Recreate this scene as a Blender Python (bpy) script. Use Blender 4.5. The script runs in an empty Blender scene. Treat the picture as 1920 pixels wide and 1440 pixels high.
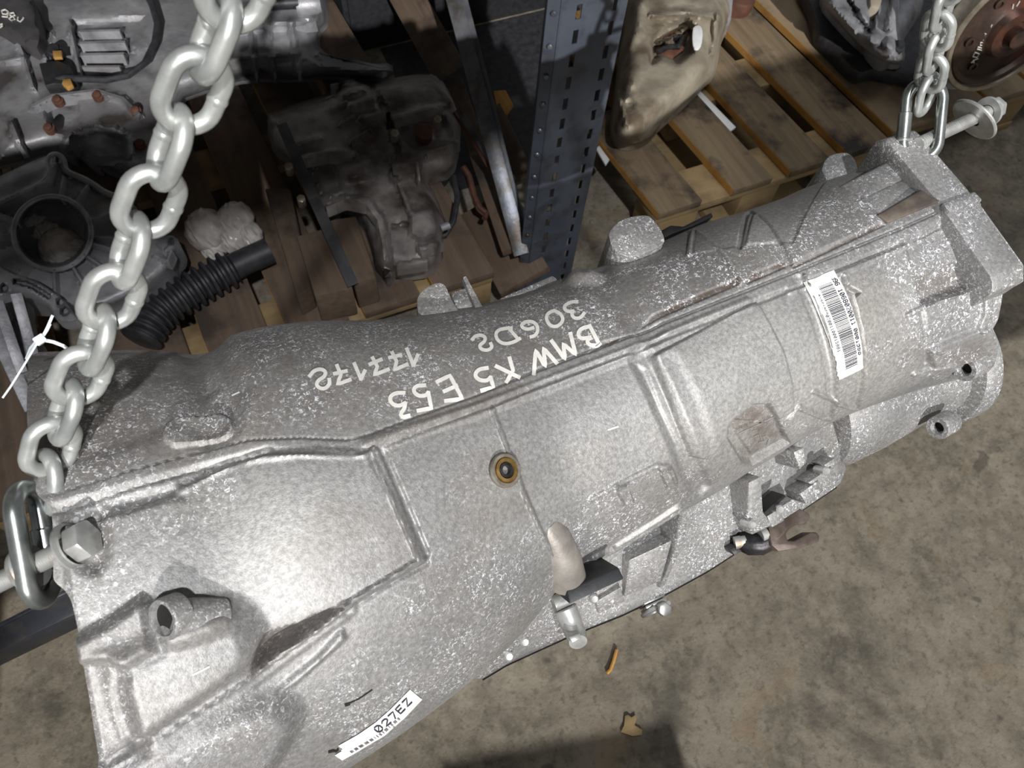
import bpy, bmesh, math, random
import numpy as np
from mathutils import Vector, Matrix
from mathutils.bvhtree import BVHTree

random.seed(7)
RNG = np.random.default_rng(7)
SC = bpy.context.scene
COL = SC.collection

# ------------------------------------------------------------------ camera
H = 1.35            # lens height above the floor (m)
FPX = 1442.0        # focal length in pixels of a 1920 x 1440 picture
_up = np.array([94, 774, 1442.]); _up /= np.linalg.norm(_up)
_X = np.array([5580, 2010, -1442.]); _X -= _up * (_X @ _up); _X /= np.linalg.norm(_X)
_Y = np.cross(_up, _X)
R = np.array([_X, _Y, _up])                 # world = R @ camera
cam = bpy.data.cameras.new('camera'); camo = bpy.data.objects.new('camera', cam); COL.objects.link(camo)
cam.sensor_width = 36; cam.lens = 36 * FPX / 1920; cam.clip_start = 0.02; cam.clip_end = 60
M4 = Matrix([list(R[i]) + [(0, 0, H)[i]] for i in range(3)] + [[0, 0, 0, 1]])
camo.matrix_world = M4
SC.camera = camo
cam.dof.use_dof = True; cam.dof.focus_distance = 0.50; cam.dof.aperture_fstop = 24.0

# ------------------------------------------------------------------ light
w = bpy.data.worlds.new('world'); SC.world = w; w.use_nodes = True
bg = w.node_tree.nodes['Background']
bg.inputs[0].default_value = (0.93, 0.96, 1.0, 1); bg.inputs[1].default_value = 0.19
SUN_EL, SUN_AZ = 31.5, 11.0
sun = bpy.data.lights.new('sun', 'SUN'); suno = bpy.data.objects.new('sun', sun); COL.objects.link(suno)
sun.energy = 3.4; sun.angle = math.radians(.6); sun.color = (1.0, 0.98, 0.955)
_e, _a = math.radians(SUN_EL), math.radians(SUN_AZ)
SUND = Vector((math.sin(_a) * math.cos(_e), math.cos(_a) * math.cos(_e), -math.sin(_e)))   # direction light travels
suno.rotation_euler = SUND.to_track_quat('-Z', 'Y').to_euler()
suno.location = (-0.5, -2, 3)
for lx, ly, pw in ((1.35, .55, 14),):            # unseen overhead light, added to fill in the pallets
    al = bpy.data.lights.new('fill_light', 'AREA'); alo = bpy.data.objects.new('fill_light', al); COL.objects.link(alo)
    al.shape = 'RECTANGLE'; al.size = 1.4; al.size_y = .5; al.energy = pw; al.color = (.96, .98, 1.0); alo.location = (lx, ly, 3.1)
sp = bpy.data.lights.new('work_lamp', 'SPOT'); spo = bpy.data.objects.new('work_lamp', sp); COL.objects.link(spo)   # lamp above and behind the photographer
sp.energy = 185; sp.shadow_soft_size = .045; sp.spot_size = math.radians(28); sp.spot_blend = .3; sp.color = (.97, .98, 1.0); spo.location = (-.05, -1.0, 3.1)
spo.rotation_euler = (Vector((.13, .33, 1.03))-Vector((-.05, -1.0, 3.1))).to_track_quat('-Z', 'Y').to_euler()
SC.view_settings.view_transform = 'Standard'; SC.view_settings.look = 'None'
SC.view_settings.gamma = 1.0; SC.view_settings.use_curve_mapping = False
SC.view_settings.exposure = 0.10
try:
    SC.cycles.max_bounces = 6
except Exception:
    pass

# ------------------------------------------------------------------ sight lines -> real points
CAM = np.array([0, 0, H])
def ray(px, py):
    return R @ np.array([px - 960., -(py - 720.), -FPX])
def at_z(px, py, z):
    d = ray(px, py); return CAM + d * ((z - H) / d[2])
def at_y(px, py, y):
    d = ray(px, py); return CAM + d * (y / d[1])
def at_x(px, py, x):
    d = ray(px, py); return CAM + d * (x / d[0])
def at_r(px, py, rho):           # distance rho from the line through the lens parallel to X
    d = ray(px, py); return CAM + d * (rho / math.hypot(d[1], d[2]))
def at_d(px, py, dep):           # distance along the optical axis
    d = ray(px, py); return CAM + d * (dep / FPX)
def dens(pts, step=12.0, close=False):
    pts = [tuple(map(float, p)) for p in pts]
    if close: pts = pts + [pts[0]]
    out = []
    for a, b in zip(pts[:-1], pts[1:]):
        n = max(1, int(math.hypot(b[0]-a[0], b[1]-a[1]) / step))
        for i in range(n):
            t = i / n; out.append((a[0]+(b[0]-a[0])*t, a[1]+(b[1]-a[1])*t))
    if not close: out.append(pts[-1])
    return out
def smooth(pts, it=2):
    pts = [np.array(p, float) for p in pts]
    for _ in range(it):
        q = [pts[0]]
        for a, b in zip(pts[:-1], pts[1:]):
            q += [a*.75+b*.25, a*.25+b*.75]
        q.append(pts[-1]); pts = q
    return [tuple(p) for p in pts]

# ------------------------------------------------------------------ materials
def rgb(r, g, b):
    f = lambda c: ((c/255+.055)/1.055)**2.4 if c/255 > .04045 else c/255/12.92
    return (f(r), f(g), f(b), 1)
class NT:
    def __init__(s, name):
        m = bpy.data.materials.new(name); m.use_nodes = True; s.m = m; s.t = m.node_tree
        s.b = s.t.nodes['Principled BSDF']
        s.co = s.n('ShaderNodeTexCoord')
    def n(s, k, **kw):
        o = s.t.nodes.new(k)
        for a, v in kw.items(): setattr(o, a, v)
        return o
    def l(s, a, b): s.t.links.new(a, b)
    def noise(s, scale, detail=4, rough=.55, dist=0, vec=None):
        o = s.n('ShaderNodeTexNoise'); o.inputs['Scale'].default_value = scale; o.inputs['Detail'].default_value = detail
        o.inputs['Roughness'].default_value = rough; o.inputs['Distortion'].default_value = dist
        s.l(vec or s.co.outputs['Object'], o.inputs['Vector']); return o.outputs['Fac']
    def ramp(s, x, p0, p1, c0=(0, 0, 0, 1), c1=(1, 1, 1, 1)):
        o = s.n('ShaderNodeValToRGB'); e = o.color_ramp.elements
        e[0].position = p0; e[0].color = c0; e[1].position = p1; e[1].color = c1
        s.l(x, o.inputs[0]); return o.outputs[0]
    def mix(s, f, a, b):
        o = s.n('ShaderNodeMix', data_type='RGBA')
        for v, i in ((f, 0), (a, 6), (b, 7)):
            if isinstance(v, (tuple, float, int)): o.inputs[i].default_value = v
            else: s.l(v, o.inputs[i])
        return o.outputs[2]
    def math(s, op, a, b=0.5):
        o = s.n('ShaderNodeMath', operation=op)
        for v, i in ((a, 0), (b, 1)):
            if isinstance(v, (float, int)): o.inputs[i].default_value = v
            else: s.l(v, o.inputs[i])
        return o.outputs[0]
    def attr(s, name):
        o = s.n('ShaderNodeAttribute'); o.attribute_name = name; return o.outputs['Fac']
    def bump(s, x, st, d=.001):
        o = s.n('ShaderNodeBump'); o.inputs['Strength'].default_value = st; o.inputs['Distance'].default_value = d
        s.l(x, o.inputs['Height']); s.l(o.outputs[0], s.b.inputs['Normal'])
    def set(s, col=None, rough=None, metal=None, spec=None):
        for v, k in ((col, 'Base Color'), (rough, 'Roughness'), (metal, 'Metallic'), (spec, 'Specular IOR Level')):
            if v is None: continue
            if isinstance(v, (tuple, float, int)): s.b.inputs[k].default_value = v
            else: s.l(v, s.b.inputs[k])
        return s.m
def mat_mottle(name, c0, c1, scale=25, rough=.6, metal=0., p0=.35, p1=.65, bump=.3, bscale=150, bd=.001, spec=None, c2=None, s2=8):
    k = NT(name); f = k.ramp(k.noise(scale, 6), p0, p1)
    col = k.mix(f, c0, c1)
    if c2: col = k.mix(k.ramp(k.noise(s2, 5), .5, .68), col, c2)
    if bump: k.bump(k.noise(bscale, 4), bump, bd)
    return k.set(col, rough, metal, spec)
def mat_wood(name, c0, c1, c2, axis='X', sc=1.0):
    k = NT(name); mp = k.n('ShaderNodeMapping'); k.l(k.co.outputs['Object'], mp.inputs['Vector'])
    v = {'X': (3, 60, 60), 'Y': (60, 3, 60)}[axis]
    mp.inputs['Scale'].default_value = tuple(a*sc for a in v)
    g = k.noise(1.0, 6, .6, .6, mp.outputs[0])
    col = k.mix(k.ramp(g, .3, .72), c0, c1)
    col = k.mix(k.ramp(k.noise(9, 5, .6), .50, .66), col, c2)
    k.bump(g, .35, .002)
    return k.set(col, .8, 0)

# cast aluminium of the hanging gearbox; attributes 'dirt' and 'spk' are painted per vertex (oil film and darker areas, corrosion)
def mat_cast():
    k = NT('cast_aluminium')
    n1 = k.noise(9, 5); n2 = k.noise(420, 3, .7)
    col = k.mix(k.ramp(n1, .35, .68), rgb(158, 157, 156), rgb(186, 184, 180))
    col = k.mix(k.math('MULTIPLY', k.ramp(k.noise(14, 6, .6), .52, .74), .26), col, rgb(150, 136, 112))
    col = k.mix(k.ramp(n2, .36, .64), k.mix(.55, rgb(84, 82, 82), col), col)
    col = k.mix(k.ramp(k.noise(5.5, 3), .40, .62), k.mix(.22, col, rgb(70, 68, 70)), col)
    dirt_dark = k.math('MULTIPLY', k.attr('dirt_dark'), k.ramp(k.noise(60, 6, .65), .22, .6))
    col = k.mix(dirt_dark, col, rgb(92, 82, 74))
    # white bloom of corrosion: clusters of tiny flecks
    fl = k.ramp(k.noise(520, 3, .7, 1.0), .56, .62)
    cl = k.ramp(k.noise(34, 6, .7), .40, .58)
    sp = k.math('MULTIPLY', k.math('MULTIPLY', fl, cl), k.attr('spk'))
    fl2 = k.ramp(k.noise(290, 4, .7, 2.0), .61, .66)
    sp = k.math('MAXIMUM', sp, k.math('MULTIPLY', k.math('MULTIPLY', fl2, k.ramp(k.noise(17, 4), .46, .6)), k.attr('spk')))
    col = k.mix(sp, col, rgb(222, 223, 228))
    rg = k.math('ADD', k.math('MULTIPLY', n1, .2), .44)
    rg = k.math('ADD', rg, k.math('MULTIPLY', sp, .3))
    k.bump(k.math('ADD', n2, k.math('MULTIPLY', k.noise(1300, 2), .5)), .35, .0006)
    mt = k.math('SUBTRACT', .48, k.math('ADD', k.math('MULTIPLY', sp, .6), k.math('MULTIPLY', dirt_dark, .45)))
    return k.set(col, rg, mt)
MT = {}
MT['cast'] = mat_cast()
MT['chain'] = mat_mottle('galvanised_steel', rgb(164, 167, 165), rgb(204, 206, 202), 60, .38, .6, bump=.15, bscale=400, bd=.0004)
MT['chain_dark'] = mat_mottle('worn_galvanised_steel', rgb(120, 125, 125), rgb(172, 176, 172), 60, .30, .85, bump=.15, bscale=400, bd=.0004)
MT['zinc'] = mat_mottle('zinc_plated_steel', rgb(165, 165, 162), rgb(205, 205, 202), 90, .35, .6, bump=.15, bscale=300, bd=.0004)
MT['rustybolt'] = mat_mottle('rusty_zinc_steel', rgb(168, 168, 164), rgb(142, 112, 82), 90, .5, .5, p0=.52, p1=.72)
MT['brass'] = mat_mottle('brass', rgb(122, 96, 54), rgb(156, 126, 76), 200, .45, .7)
MT['blackmetal'] = mat_mottle('black_oxide_steel', rgb(30, 30, 33), rgb(62, 60, 60), 120, .4, .5)
MT['blackplastic'] = mat_mottle('black_plastic', rgb(30, 31, 34), rgb(42, 43, 46), 80, .55, 0)
MT['hole'] = mat_mottle('dark_bore', rgb(16, 15, 15), rgb(30, 27, 25), 80, .7, 0)
MT['paint'] = mat_mottle('white_paint_marker', rgb(214, 211, 203), rgb(228, 226, 220), 300, .6, 0, bump=0)
MT['sticker'] = mat_mottle('white_label_paper', rgb(232, 230, 222), rgb(240, 239, 234), 60, .5, 0, bump=0)
MT['ink'] = mat_mottle('black_print', rgb(40, 40, 55), rgb(58, 57, 70), 300, .6, 0, bump=0)
MT['nylon'] = mat_mottle('white_nylon', rgb(205, 212, 218), rgb(222, 226, 230), 80, .4, 0, bump=0)

# ------------------------------------------------------------------ objects
def tag(o, label=None, cat=None, group=None, kind=None):
    if label: o['label'] = label
    if cat: o['category'] = cat
    if group: o['group'] = group
    if kind: o['kind'] = kind
    return o
def thing(name, loc, label, cat, group=None):
    o = bpy.data.objects.new(name, None); o.empty_display_size = .05; COL.objects.link(o)
    o.location = tuple(loc); return tag(o, label, cat, group)
def link(name, me, mat, parent=None, label=None, kind=None):
    o = bpy.data.objects.new(name, me); COL.objects.link(o)
    if mat is not None and not me.materials: me.materials.append(mat)
    if parent is not None:
        o.parent = parent
        o.matrix_parent_inverse = Matrix.Translation(-parent.location) if parent.type == 'EMPTY' else Matrix()
    if mat is not None and mat.name == 'cast_aluminium' and 'spk' not in me.attributes:      # corroded like the rest of the casting
        at = me.attributes.new('spk', 'FLOAT', 'POINT'); at.data.foreach_set('value', np.full(len(me.vertices), .9, np.float32))
    if label: o['label'] = label
    if kind: o['kind'] = kind
    return o
def pmesh(V, F, name='m', sm=True):
    me = bpy.data.meshes.new(name); me.from_pydata([tuple(map(float, v)) for v in V], [], F); me.update()
    if sm: me.shade_smooth()
    return me
def finish(bm, name='m', sm=True, ang=35):
    bmesh.ops.recalc_face_normals(bm, faces=bm.faces)
    me = bpy.data.meshes.new(name); bm.to_mesh(me); bm.free()
    if sm:
        me.shade_smooth(); me.set_sharp_from_angle(angle=math.radians(ang))
    return me
def frame(n, up=(0, 0, 1)):
    n = Vector(n).normalized(); u = Vector(up)
    if abs(n.dot(u)) > .95: u = Vector((1, 0, 0))
    x = u.cross(n).normalized(); y = n.cross(x)
    return Matrix((x, y, n)).transposed()
def b_box(bm, c, half, rot=None, bev=0.):
    g = bmesh.new(); bmesh.ops.create_cube(g, size=1)
    bmesh.ops.scale(g, vec=Vector(half)*2, verts=g.verts)
    if bev > 0: bmesh.ops.bevel(g, geom=g.edges[:], offset=bev, segments=2, affect='EDGES', profile=.5)
    T = Matrix.Translation(Vector(c)) @ (rot.to_4x4() if rot else Matrix())
    merge(bm, g, T)
def merge(bm, g, T=None):
    if T is not None: g.transform(T)
    me = bpy.data.meshes.new('tmp'); g.to_mesh(me); g.free(); bm.from_mesh(me); bpy.data.meshes.remove(me)
def b_lathe(bm, base, axis, prof, seg=32, x=None):
    """profile [(radius, height)] turned about axis from base"""
    Fm = frame(axis, x or (0, 0, 1)); base = Vector(base); rings = []
    for r_, h_ in prof:
        if r_ < 1e-7: rings.append([bm.verts.new(base + Fm @ Vector((0, 0, h_)))])
        else: rings.append([bm.verts.new(base + Fm @ Vector((r_*math.cos(a), r_*math.sin(a), h_))) for a in (2*math.pi*i/seg for i in range(seg))])
    for A, B in zip(rings[:-1], rings[1:]):
        for i in range(seg):
            j = (i+1) % seg
            if len(A) == 1 and len(B) == 1: break
            if len(A) == 1: bm.faces.new((A[0], B[i], B[j]))
            elif len(B) == 1: bm.faces.new((A[i], A[j], B[0]))
            else: bm.faces.new((A[i], A[j], B[j], B[i]))
def b_tube(bm, pts, r, seg=10, closed=False, cap=True):
    P = [Vector(tuple(p)) for p in pts]; n = len(P); rings = []
    rr = r if isinstance(r, (list, tuple)) else [r]*n
    nrm = None
    for i in range(n):
        a = P[(i-1) % n] if (closed or i > 0) else P[i]; b = P[(i+1) % n] if (closed or i < n-1) else P[i]
        t = (b-a).normalized()
        if nrm is None: nrm = frame(t).col[0]
        nrm = (nrm - t*nrm.dot(t)).normalized(); bi = t.cross(nrm)
        rings.append([bm.verts.new(P[i] + (nrm*math.cos(q)+bi*math.sin(q))*rr[i]) for q in (2*math.pi*k/seg for k in range(seg))])
    for i in range(n if closed else n-1):
        A, B = rings[i], rings[(i+1) % n]
        off = 0
        if closed and i == n-1:
            off = min(range(seg), key=lambda o: sum((A[k].co-B[(k+o) % seg].co).length for k in range(0, seg, 3)))
        for k in range(seg):
            bm.faces.new((A[k], A[(k+1) % seg], B[(k+1+off) % seg], B[(k+off) % seg]))
    if cap and not closed:
        bm.faces.new(rings[0][::-1]); bm.faces.new(rings[-1])
def b_prism(bm, pts, d, bev=0.):
    """closed 3-D polygon pts pushed along vector d"""
    g = bmesh.new(); d = Vector(tuple(d))
    a = [g.verts.new(tuple(p)) for p in pts]; b = [g.verts.new(Vector(tuple(p))+d) for p in pts]; n = len(a)
    g.faces.new(a); g.faces.new(b[::-1])
    for i in range(n): g.faces.new((a[i], b[i], b[(i+1) % n], a[(i+1) % n]))
    if bev > 0:
        bmesh.ops.recalc_face_normals(g, faces=g.faces)
        try: bmesh.ops.bevel(g, geom=g.edges[:], offset=bev, segments=2, affect='EDGES', profile=.5, clamp_overlap=True)
        except Exception: pass
    merge(bm, g)
def obj_prism(name, pts, d, mat, parent, bev=0., label=None):
    bm = bmesh.new(); b_prism(bm, pts, d, bev); return link(name, finish(bm), mat, parent, label)
def obj_lathe(name, base, axis, prof, mat, parent, seg=32, label=None):
    bm = bmesh.new(); b_lathe(bm, base, axis, prof, seg); return link(name, finish(bm), mat, parent, label)
def obj_tube(name, pts, r, mat, parent, seg=10, closed=False, label=None):
    bm = bmesh.new(); b_tube(bm, pts, r, seg, closed); return link(name, finish(bm), mat, parent, label)
def obj_box(name, c, half, rot, mat, parent, bev=.0, label=None):
    bm = bmesh.new(); b_box(bm, c, half, rot, bev); return link(name, finish(bm), mat, parent, label)
def b_hex(bm, base, axis, af, h):
    Fm = frame(axis); base = Vector(tuple(base)); r = af/math.sqrt(3)
    P = [base + Fm @ Vector((r*math.cos(a), r*math.sin(a), 0)) for a in (math.pi/3*i for i in range(6))]
    b_prism(bm, P, Vector(tuple(axis)).normalized()*h, min(.0012, h*.2))
# ------------------------------------------------------------------ the hanging gearbox: main casting
D0 = 0.50                                   # distance of its centre line from the lens line
def al_s(p, rho=.485):
    d = ray(*p); q = math.hypot(d[1], d[2]); return (math.atan2(d[1], -d[2]), d[0]/q*rho)
FAR = [(50,660),(150,657),(265,655),(340,660),(376,655),(410,637),(440,625),(500,611),(580,602),(700,600),(800,589),(900,572),(1000,545),(1060,520),(1140,495),(1240,455),(1330,415),(1400,395),(1480,368),(1530,345),(1600,322),(1700,280),(1800,245)]
NEAR = [(190,1790),(300,1690),(480,1560),(654,1440),(760,1372),(870,1290),(940,1230),(1000,1170),(1040,1118),(1080,1070),(1130,1040),(1190,1008),(1280,960),(1350,925),(1420,880),(1500,832),(1560,795),(1620,765),(1700,735),(1790,705),(1850,690),(1920,670)]
_f = np.array([al_s(p) for p in FAR]); _n = np.array([al_s(p, .47) for p in NEAR])
_sg = np.linspace(-.18, .56, 300)
_af = np.interp(_sg, _f[:,1], _f[:,0]); _an = np.interp(_sg, _n[:,1], _n[:,0])
def _sm(a, k=3):
    ker = np.ones(2*k+1)/(2*k+1); return np.convolve(np.pad(a, k, mode='edge'), ker, 'valid')
_af = _sm(_af, 2); _an = _sm(_an, 5)
_ac = (_af+_an)/2; _rr = D0*np.sin((_af-_an)/2)
_ac = _sm(_ac, 2)
def cen(s):
    a = np.interp(s, _sg, _ac); return D0*np.sin(a), H - D0*np.cos(a), np.interp(s, _sg, _rr)
def base_pt(s, phi, h=0.):
    y, z, r_ = cen(s); return np.stack([s + 0*phi, y+(r_+h)*np.sin(phi), z+(r_+h)*np.cos(phi)], -1)
# coarse base surface for finding where a sight line meets it
_S = np.linspace(-.18, .56, 260); _P = np.radians(np.linspace(-125, 80, 180))
_G = base_pt(_S[:,None]+0*_P[None,:], _P[None,:]+0*_S[:,None])
def grid_faces(n, m):
    i, j = np.meshgrid(np.arange(n-1), np.arange(m-1), indexing='ij'); a = (i*m+j).ravel()
    return np.stack([a, a+1, a+m+1, a+m], -1)
_bv = BVHTree.FromPolygons([Vector(v) for v in _G.reshape(-1,3)], grid_faces(260, 180).tolist())
def su(p):
    """picture point -> (s, phi) on the plain casting"""
    d = Vector(ray(*p)).normalized(); h = _bv.ray_cast(Vector(CAM), d, 3)
    if h[0] is None: h = _bv.find_nearest(Vector(CAM) + d*D0)
    q = h[0]; y, z, r_ = cen(q.x); return q.x, math.atan2(q.y-y, q.z-z)
def path(pts, step=10, close=False):
    o = []
    for p in dens(pts, step, close):
        s, f = su(p); o.append((s, f*float(np.interp(s, _sg, _rr))))
    return np.array(o)
# dense casting grid
NS = 880
PH = np.radians(np.concatenate([np.linspace(-180, -112, 24)[:-1], np.linspace(-112, 70, 460), np.linspace(70, 180, 36)[1:-1]]))
NP_ = len(PH)
LEFT = [(60,610),(52,660),(48,760),(52,860),(70,930),(96,950),(100,1000),(100,1092),(118,1102),(137,1125),(150,1180),(158,1240),(170,1310),(180,1380),(190,1440),(205,1560)]
RIGHT = [(1655,330),(1700,372),(1764,374),(1835,380),(1919,497),(1919,528),(1880,550),(1878,566),(1871,600),(1859,622),(1866,651),(1864,672)]
def edge_s(pts):
    q = sorted(((f, s) for s, f in (su(p) for p in dens(pts, 6))), key=lambda t: t[0])
    f = np.array([a for a, b in q]); s = np.array([b for a, b in q])
    return lambda ph: np.interp(ph, f, s)
smin = _sm(edge_s(LEFT)(PH), 2); smax = _sm(edge_s(RIGHT)(PH), 1)
S0, S1, SB = float(smin.min()), float(smax.max()), .05; SC_ = .17
_u = np.linspace(S0, S1, NS)[:,None] + 0*PH[None,:]
SG = np.where(_u < S0+SB, smin[None,:]+(_u-S0)*(S0+SB-smin[None,:])/SB, np.minimum(_u, smax[None,:]))
PG = PH[None,:] + 0*_u
RG = np.interp(SG, _sg, _rr)
WG = PG*RG
s_f, w_f = SG.ravel(), WG.ravel()
hd = np.zeros(s_f.size); dirt_dark = np.zeros(s_f.size); spk = np.full(s_f.size, .22)
def sstep(a, b, x):
    t = np.clip((x-a)/(b-a), 0, 1); return t*t*(3-2*t)
def near_idx(Q, pad):
    return np.nonzero((s_f > Q[:,0].min()-pad) & (s_f < Q[:,0].max()+pad) & (w_f > Q[:,1].min()-pad) & (w_f < Q[:,1].max()+pad))[0]
def segd(idx, Q):
    best = np.full(idx.size, 9.); x, y = s_f[idx], w_f[idx]
    for (a, b), (c, d) in zip(Q[:-1], Q[1:]):
        ex, ey = c-a, d-b; L = ex*ex+ey*ey+1e-14
        t = np.clip(((x-a)*ex+(y-b)*ey)/L, 0, 1)
        best = np.minimum(best, (x-a-ex*t)**2+(y-b-ey*t)**2)
    return np.sqrt(best)
def inside(idx, Q):
    x, y = s_f[idx], w_f[idx]; c = np.zeros(idx.size, bool)
    for (a, b), (c2, d) in zip(Q[:-1], Q[1:]):
        k = (b > y) != (d > y)
        c ^= k & (x < (c2-a)*(y-b)/((d-b) if abs(d-b) > 1e-12 else 1e-12)+a)
    return c
mm = .001
def plateau(pts, hgt, edge=2.0, arr=None, absolute=False, sm=0):
    """raise (or sink) the area inside the outline by hgt mm, edge mm wide"""
    if sm: pts = smooth(list(pts)+[pts[0]], sm)[:-1]
    Q = path(pts, 10, True); Q = np.vstack([Q, Q[:1]])
    idx = near_idx(Q, edge*mm); d = segd(idx, Q); d = np.where(inside(idx, Q), -d, d)
    m = sstep(edge*mm/2, -edge*mm/2, d)
    if arr is not None: arr[idx] = np.maximum(arr[idx], hgt*m); return
    if absolute: hd[idx] = hd[idx]*(1-m)+hgt*mm*m
    else: hd[idx] += hgt*mm*m
def ridge(pts, hgt, wid, edge=1.5, sm=0, arr=None):
    if sm: pts = smooth(pts, sm)
    Q = path(pts); idx = near_idx(Q, (wid+edge)*mm); d = segd(idx, Q)
    m = sstep(wid*mm/2+edge*mm, wid*mm/2-.1*mm, d)
    if arr is not None: arr[idx] = np.maximum(arr[idx], hgt*m); return
    hd[idx] += hgt*mm*m
def disc(p, rad, hgt, edge=1.5, arr=None):
    s, f = su(p); w = f*float(np.interp(s, _sg, _rr)); d = np.hypot(s_f-s, w_f-w)
    m = sstep(rad*mm+edge*mm/2, rad*mm-edge*mm/2, d)
    if arr is not None: arr[:] = np.maximum(arr, hgt*m); return
    hd[:] += hgt*mm*m

# --- bell housing: raised window panel, its edge ribs, pockets
plateau([(125,985),(250,960),(345,918),(420,880),(500,852),(600,846),(690,850),(745,950),(789,1047),(640,1137),(560,1180),(490,1215),(380,1290),(190,1425),(150,1200),(130,1100)], 3.0, 5)
ridge([(703,848),(745,945),(790,1048),(720,1090),(640,1138),(520,1222),(400,1300),(290,1367),(190,1430)], 2.6, 3.2, 1.6)
ridge([(718,848),(760,945),(800,1040)], -1.6, 1.8, 1.5)
ridge([(800,1056),(720,1100),(650,1148)], -1.4, 1.6, 1.5)
ridge([(340,917),(450,866),(560,851),(690,851)], 1.2, 2.5, 2.5)
plateau([(486,1206),(500,1186),(560,1168),(612,1143),(640,1133),(580,1178),(520,1216),(474,1250)], -10, 3)
ridge([(470,1252),(380,1310),(280,1375),(200,1422)], -3.5, 1.6, 2.0)
plateau([(215,1228),(300,1200),(330,1165),(430,1130),(470,1160),(486,1208),(466,1250),(370,1312),(262,1385),(236,1310)], 9, 16, sm=1)
plateau([(300,1140),(320,1135),(430,1128),(438,1160),(330,1196),(312,1190)], 7, 9, sm=1)
plateau([(150,1196),(212,1164),(272,1122),(286,1130),(298,1205),(242,1236),(216,1224),(156,1237)], 8, 6)
ridge([(238,1238),(234,1290),(247,1340),(262,1385)], -2, 2, 4)
plateau([(135,985),(150,965),(190,960),(205,1000),(200,1050),(180,1075),(150,1060),(135,1030)], -5, 7, sm=1)
plateau([(100,950),(330,912),(350,935),(210,960),(130,985)], -2, 6)
# the lower lobe of the bell
ridge([(650,1140),(560,1205),(450,1285),(330,1360),(200,1440)], 1.6, 6, 3)
plateau([(520,1290),(600,1225),(640,1180),(648,1196),(560,1275),(505,1310)], 2.5, 3)
plateau([(190,1450),(330,1365),(500,1300),(548,1320),(556,1350),(500,1440),(400,1560),(200,1560)], 9, 14, sm=1)
# --- the long rail along the top
RAIL = [(80,945),(160,920),(250,892),(400,852),(470,836),(560,832),(655,836),(695,826),(760,800),(900,750),(1000,709),(1200,634),(1400,556),(1500,516),(1700,434),(1828,376)]
ridge([(x+1, y+4) for x, y in RAIL], .9, 6.4, .8)
ridge([(x+4, y+17) for x, y in RAIL], -1.3, .8, 2.2)
RAILU = [(105,928),(250,881),(400,841),(470,824),(560,820),(655,824),(690,814),(760,787),(900,738),(1000,694),(1200,620),(1400,541),(1500,502),(1700,420),(1828,362)]
ridge(RAILU, -.5, .4, .6)
ridge([(690,838),(760,813),(900,768),(1010,728),(1210,650),(1400,570)], 1.5, 3, 4)
ridge([(1480,545),(1600,500),(1720,448),(1790,410)], 1.4, 2.5, 2)
ridge([(350,905),(430,870),(500,847)], -1.2, 2, 3)
plateau([(340,905),(500,842),(650,842),(690,842),(640,850),(470,856),(345,916)], -1.0, 3)
# notch where the bell meets the barrel
ridge([(376,640),(400,690),(412,740),(400,790)], -4, 10, 14)
plateau([(50,640),(265,640),(365,650),(395,720),(330,800),(120,880),(50,900)], -2.0, 12)
ridge([(300,833),(312,820),(350,805),(415,785)], 0, 1, 1)
PILL = []
for i in range(24):
    a = 2*math.pi*i/24; cx, cy = (340, 812) if math.cos(a) < 0 else (403, 798)
    PILL.append((cx+34*math.cos(a), cy-8*math.cos(a)*0+28*math.sin(a)))
plateau(PILL, 3.2, 1.5)
# --- barrel
ridge([(925,772),(955,850),(985,930),(1015,1000),(1042,1045)], 2.0, 1.6, 1.2)
plateau([(925,772),(985,930),(1042,1045),(1100,1060),(1280,960),(1316,915),(1290,860),(1245,770),(1215,690),(1180,670)], -1.2, 3)
ridge([(1205,670),(1240,740),(1272,815),(1297,880),(1318,920)], -4.0, 5, 7)
ridge([(1255,690),(1290,760),(1320,850),(1335,910)], -1.0, 6, 8)
plateau([(1225,668),(1418,566),(1440,605),(1468,660),(1484,720),(1487,768),(1440,796),(1380,790),(1330,860),(1300,860),(1262,760)], 2.4, 2.2)
plateau([(1364,800),(1376,782),(1412,758),(1440,757),(1462,795),(1480,832),(1412,872),(1394,868),(1366,820)], -5.5, 2.5)
plateau([(1385,812),(1452,782),(1474,830),(1415,860)], 2.0, 1.2)
ridge([(1112,936),(1170,905),(1232,874),(1256,878),(1268,905)], 1.8, 1.8, 1.5)
plateau([(1152,912),(1178,903),(1180,922),(1190,942),(1174,951),(1163,932)], 2.6, 1.2)
plateau([(1236,880),(1258,876),(1268,906),(1250,914)], 2.6, 1.2)
ridge([(1085,1068),(1120,1042),(1190,1008),(1240,980),(1276,962),(1284,975)], 3.2, 4.5, 3)
# label band between two rings
RA = [(1508,520),(1532,570),(1553,628),(1567,690),(1570,735),(1560,790),(1540,826)]
RB = [(1582,518),(1602,568),(1617,630),(1623,690),(1618,735),(1602,775)]
ridge(RA, 2.0, 1.6, 1.4, 1); ridge(RB, 2.0, 1.6, 1.4, 1)
ridge([(1495,525),(1522,580),(1543,640),(1556,700),(1558,745),(1548,795)], -1.3, 3, 3, 1)
plateau(RA + RB[::-1], -1.2, 2)
plateau([(1590,535),(1614,548),(1606,556),(1592,546)], -4, 1.5)
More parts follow.
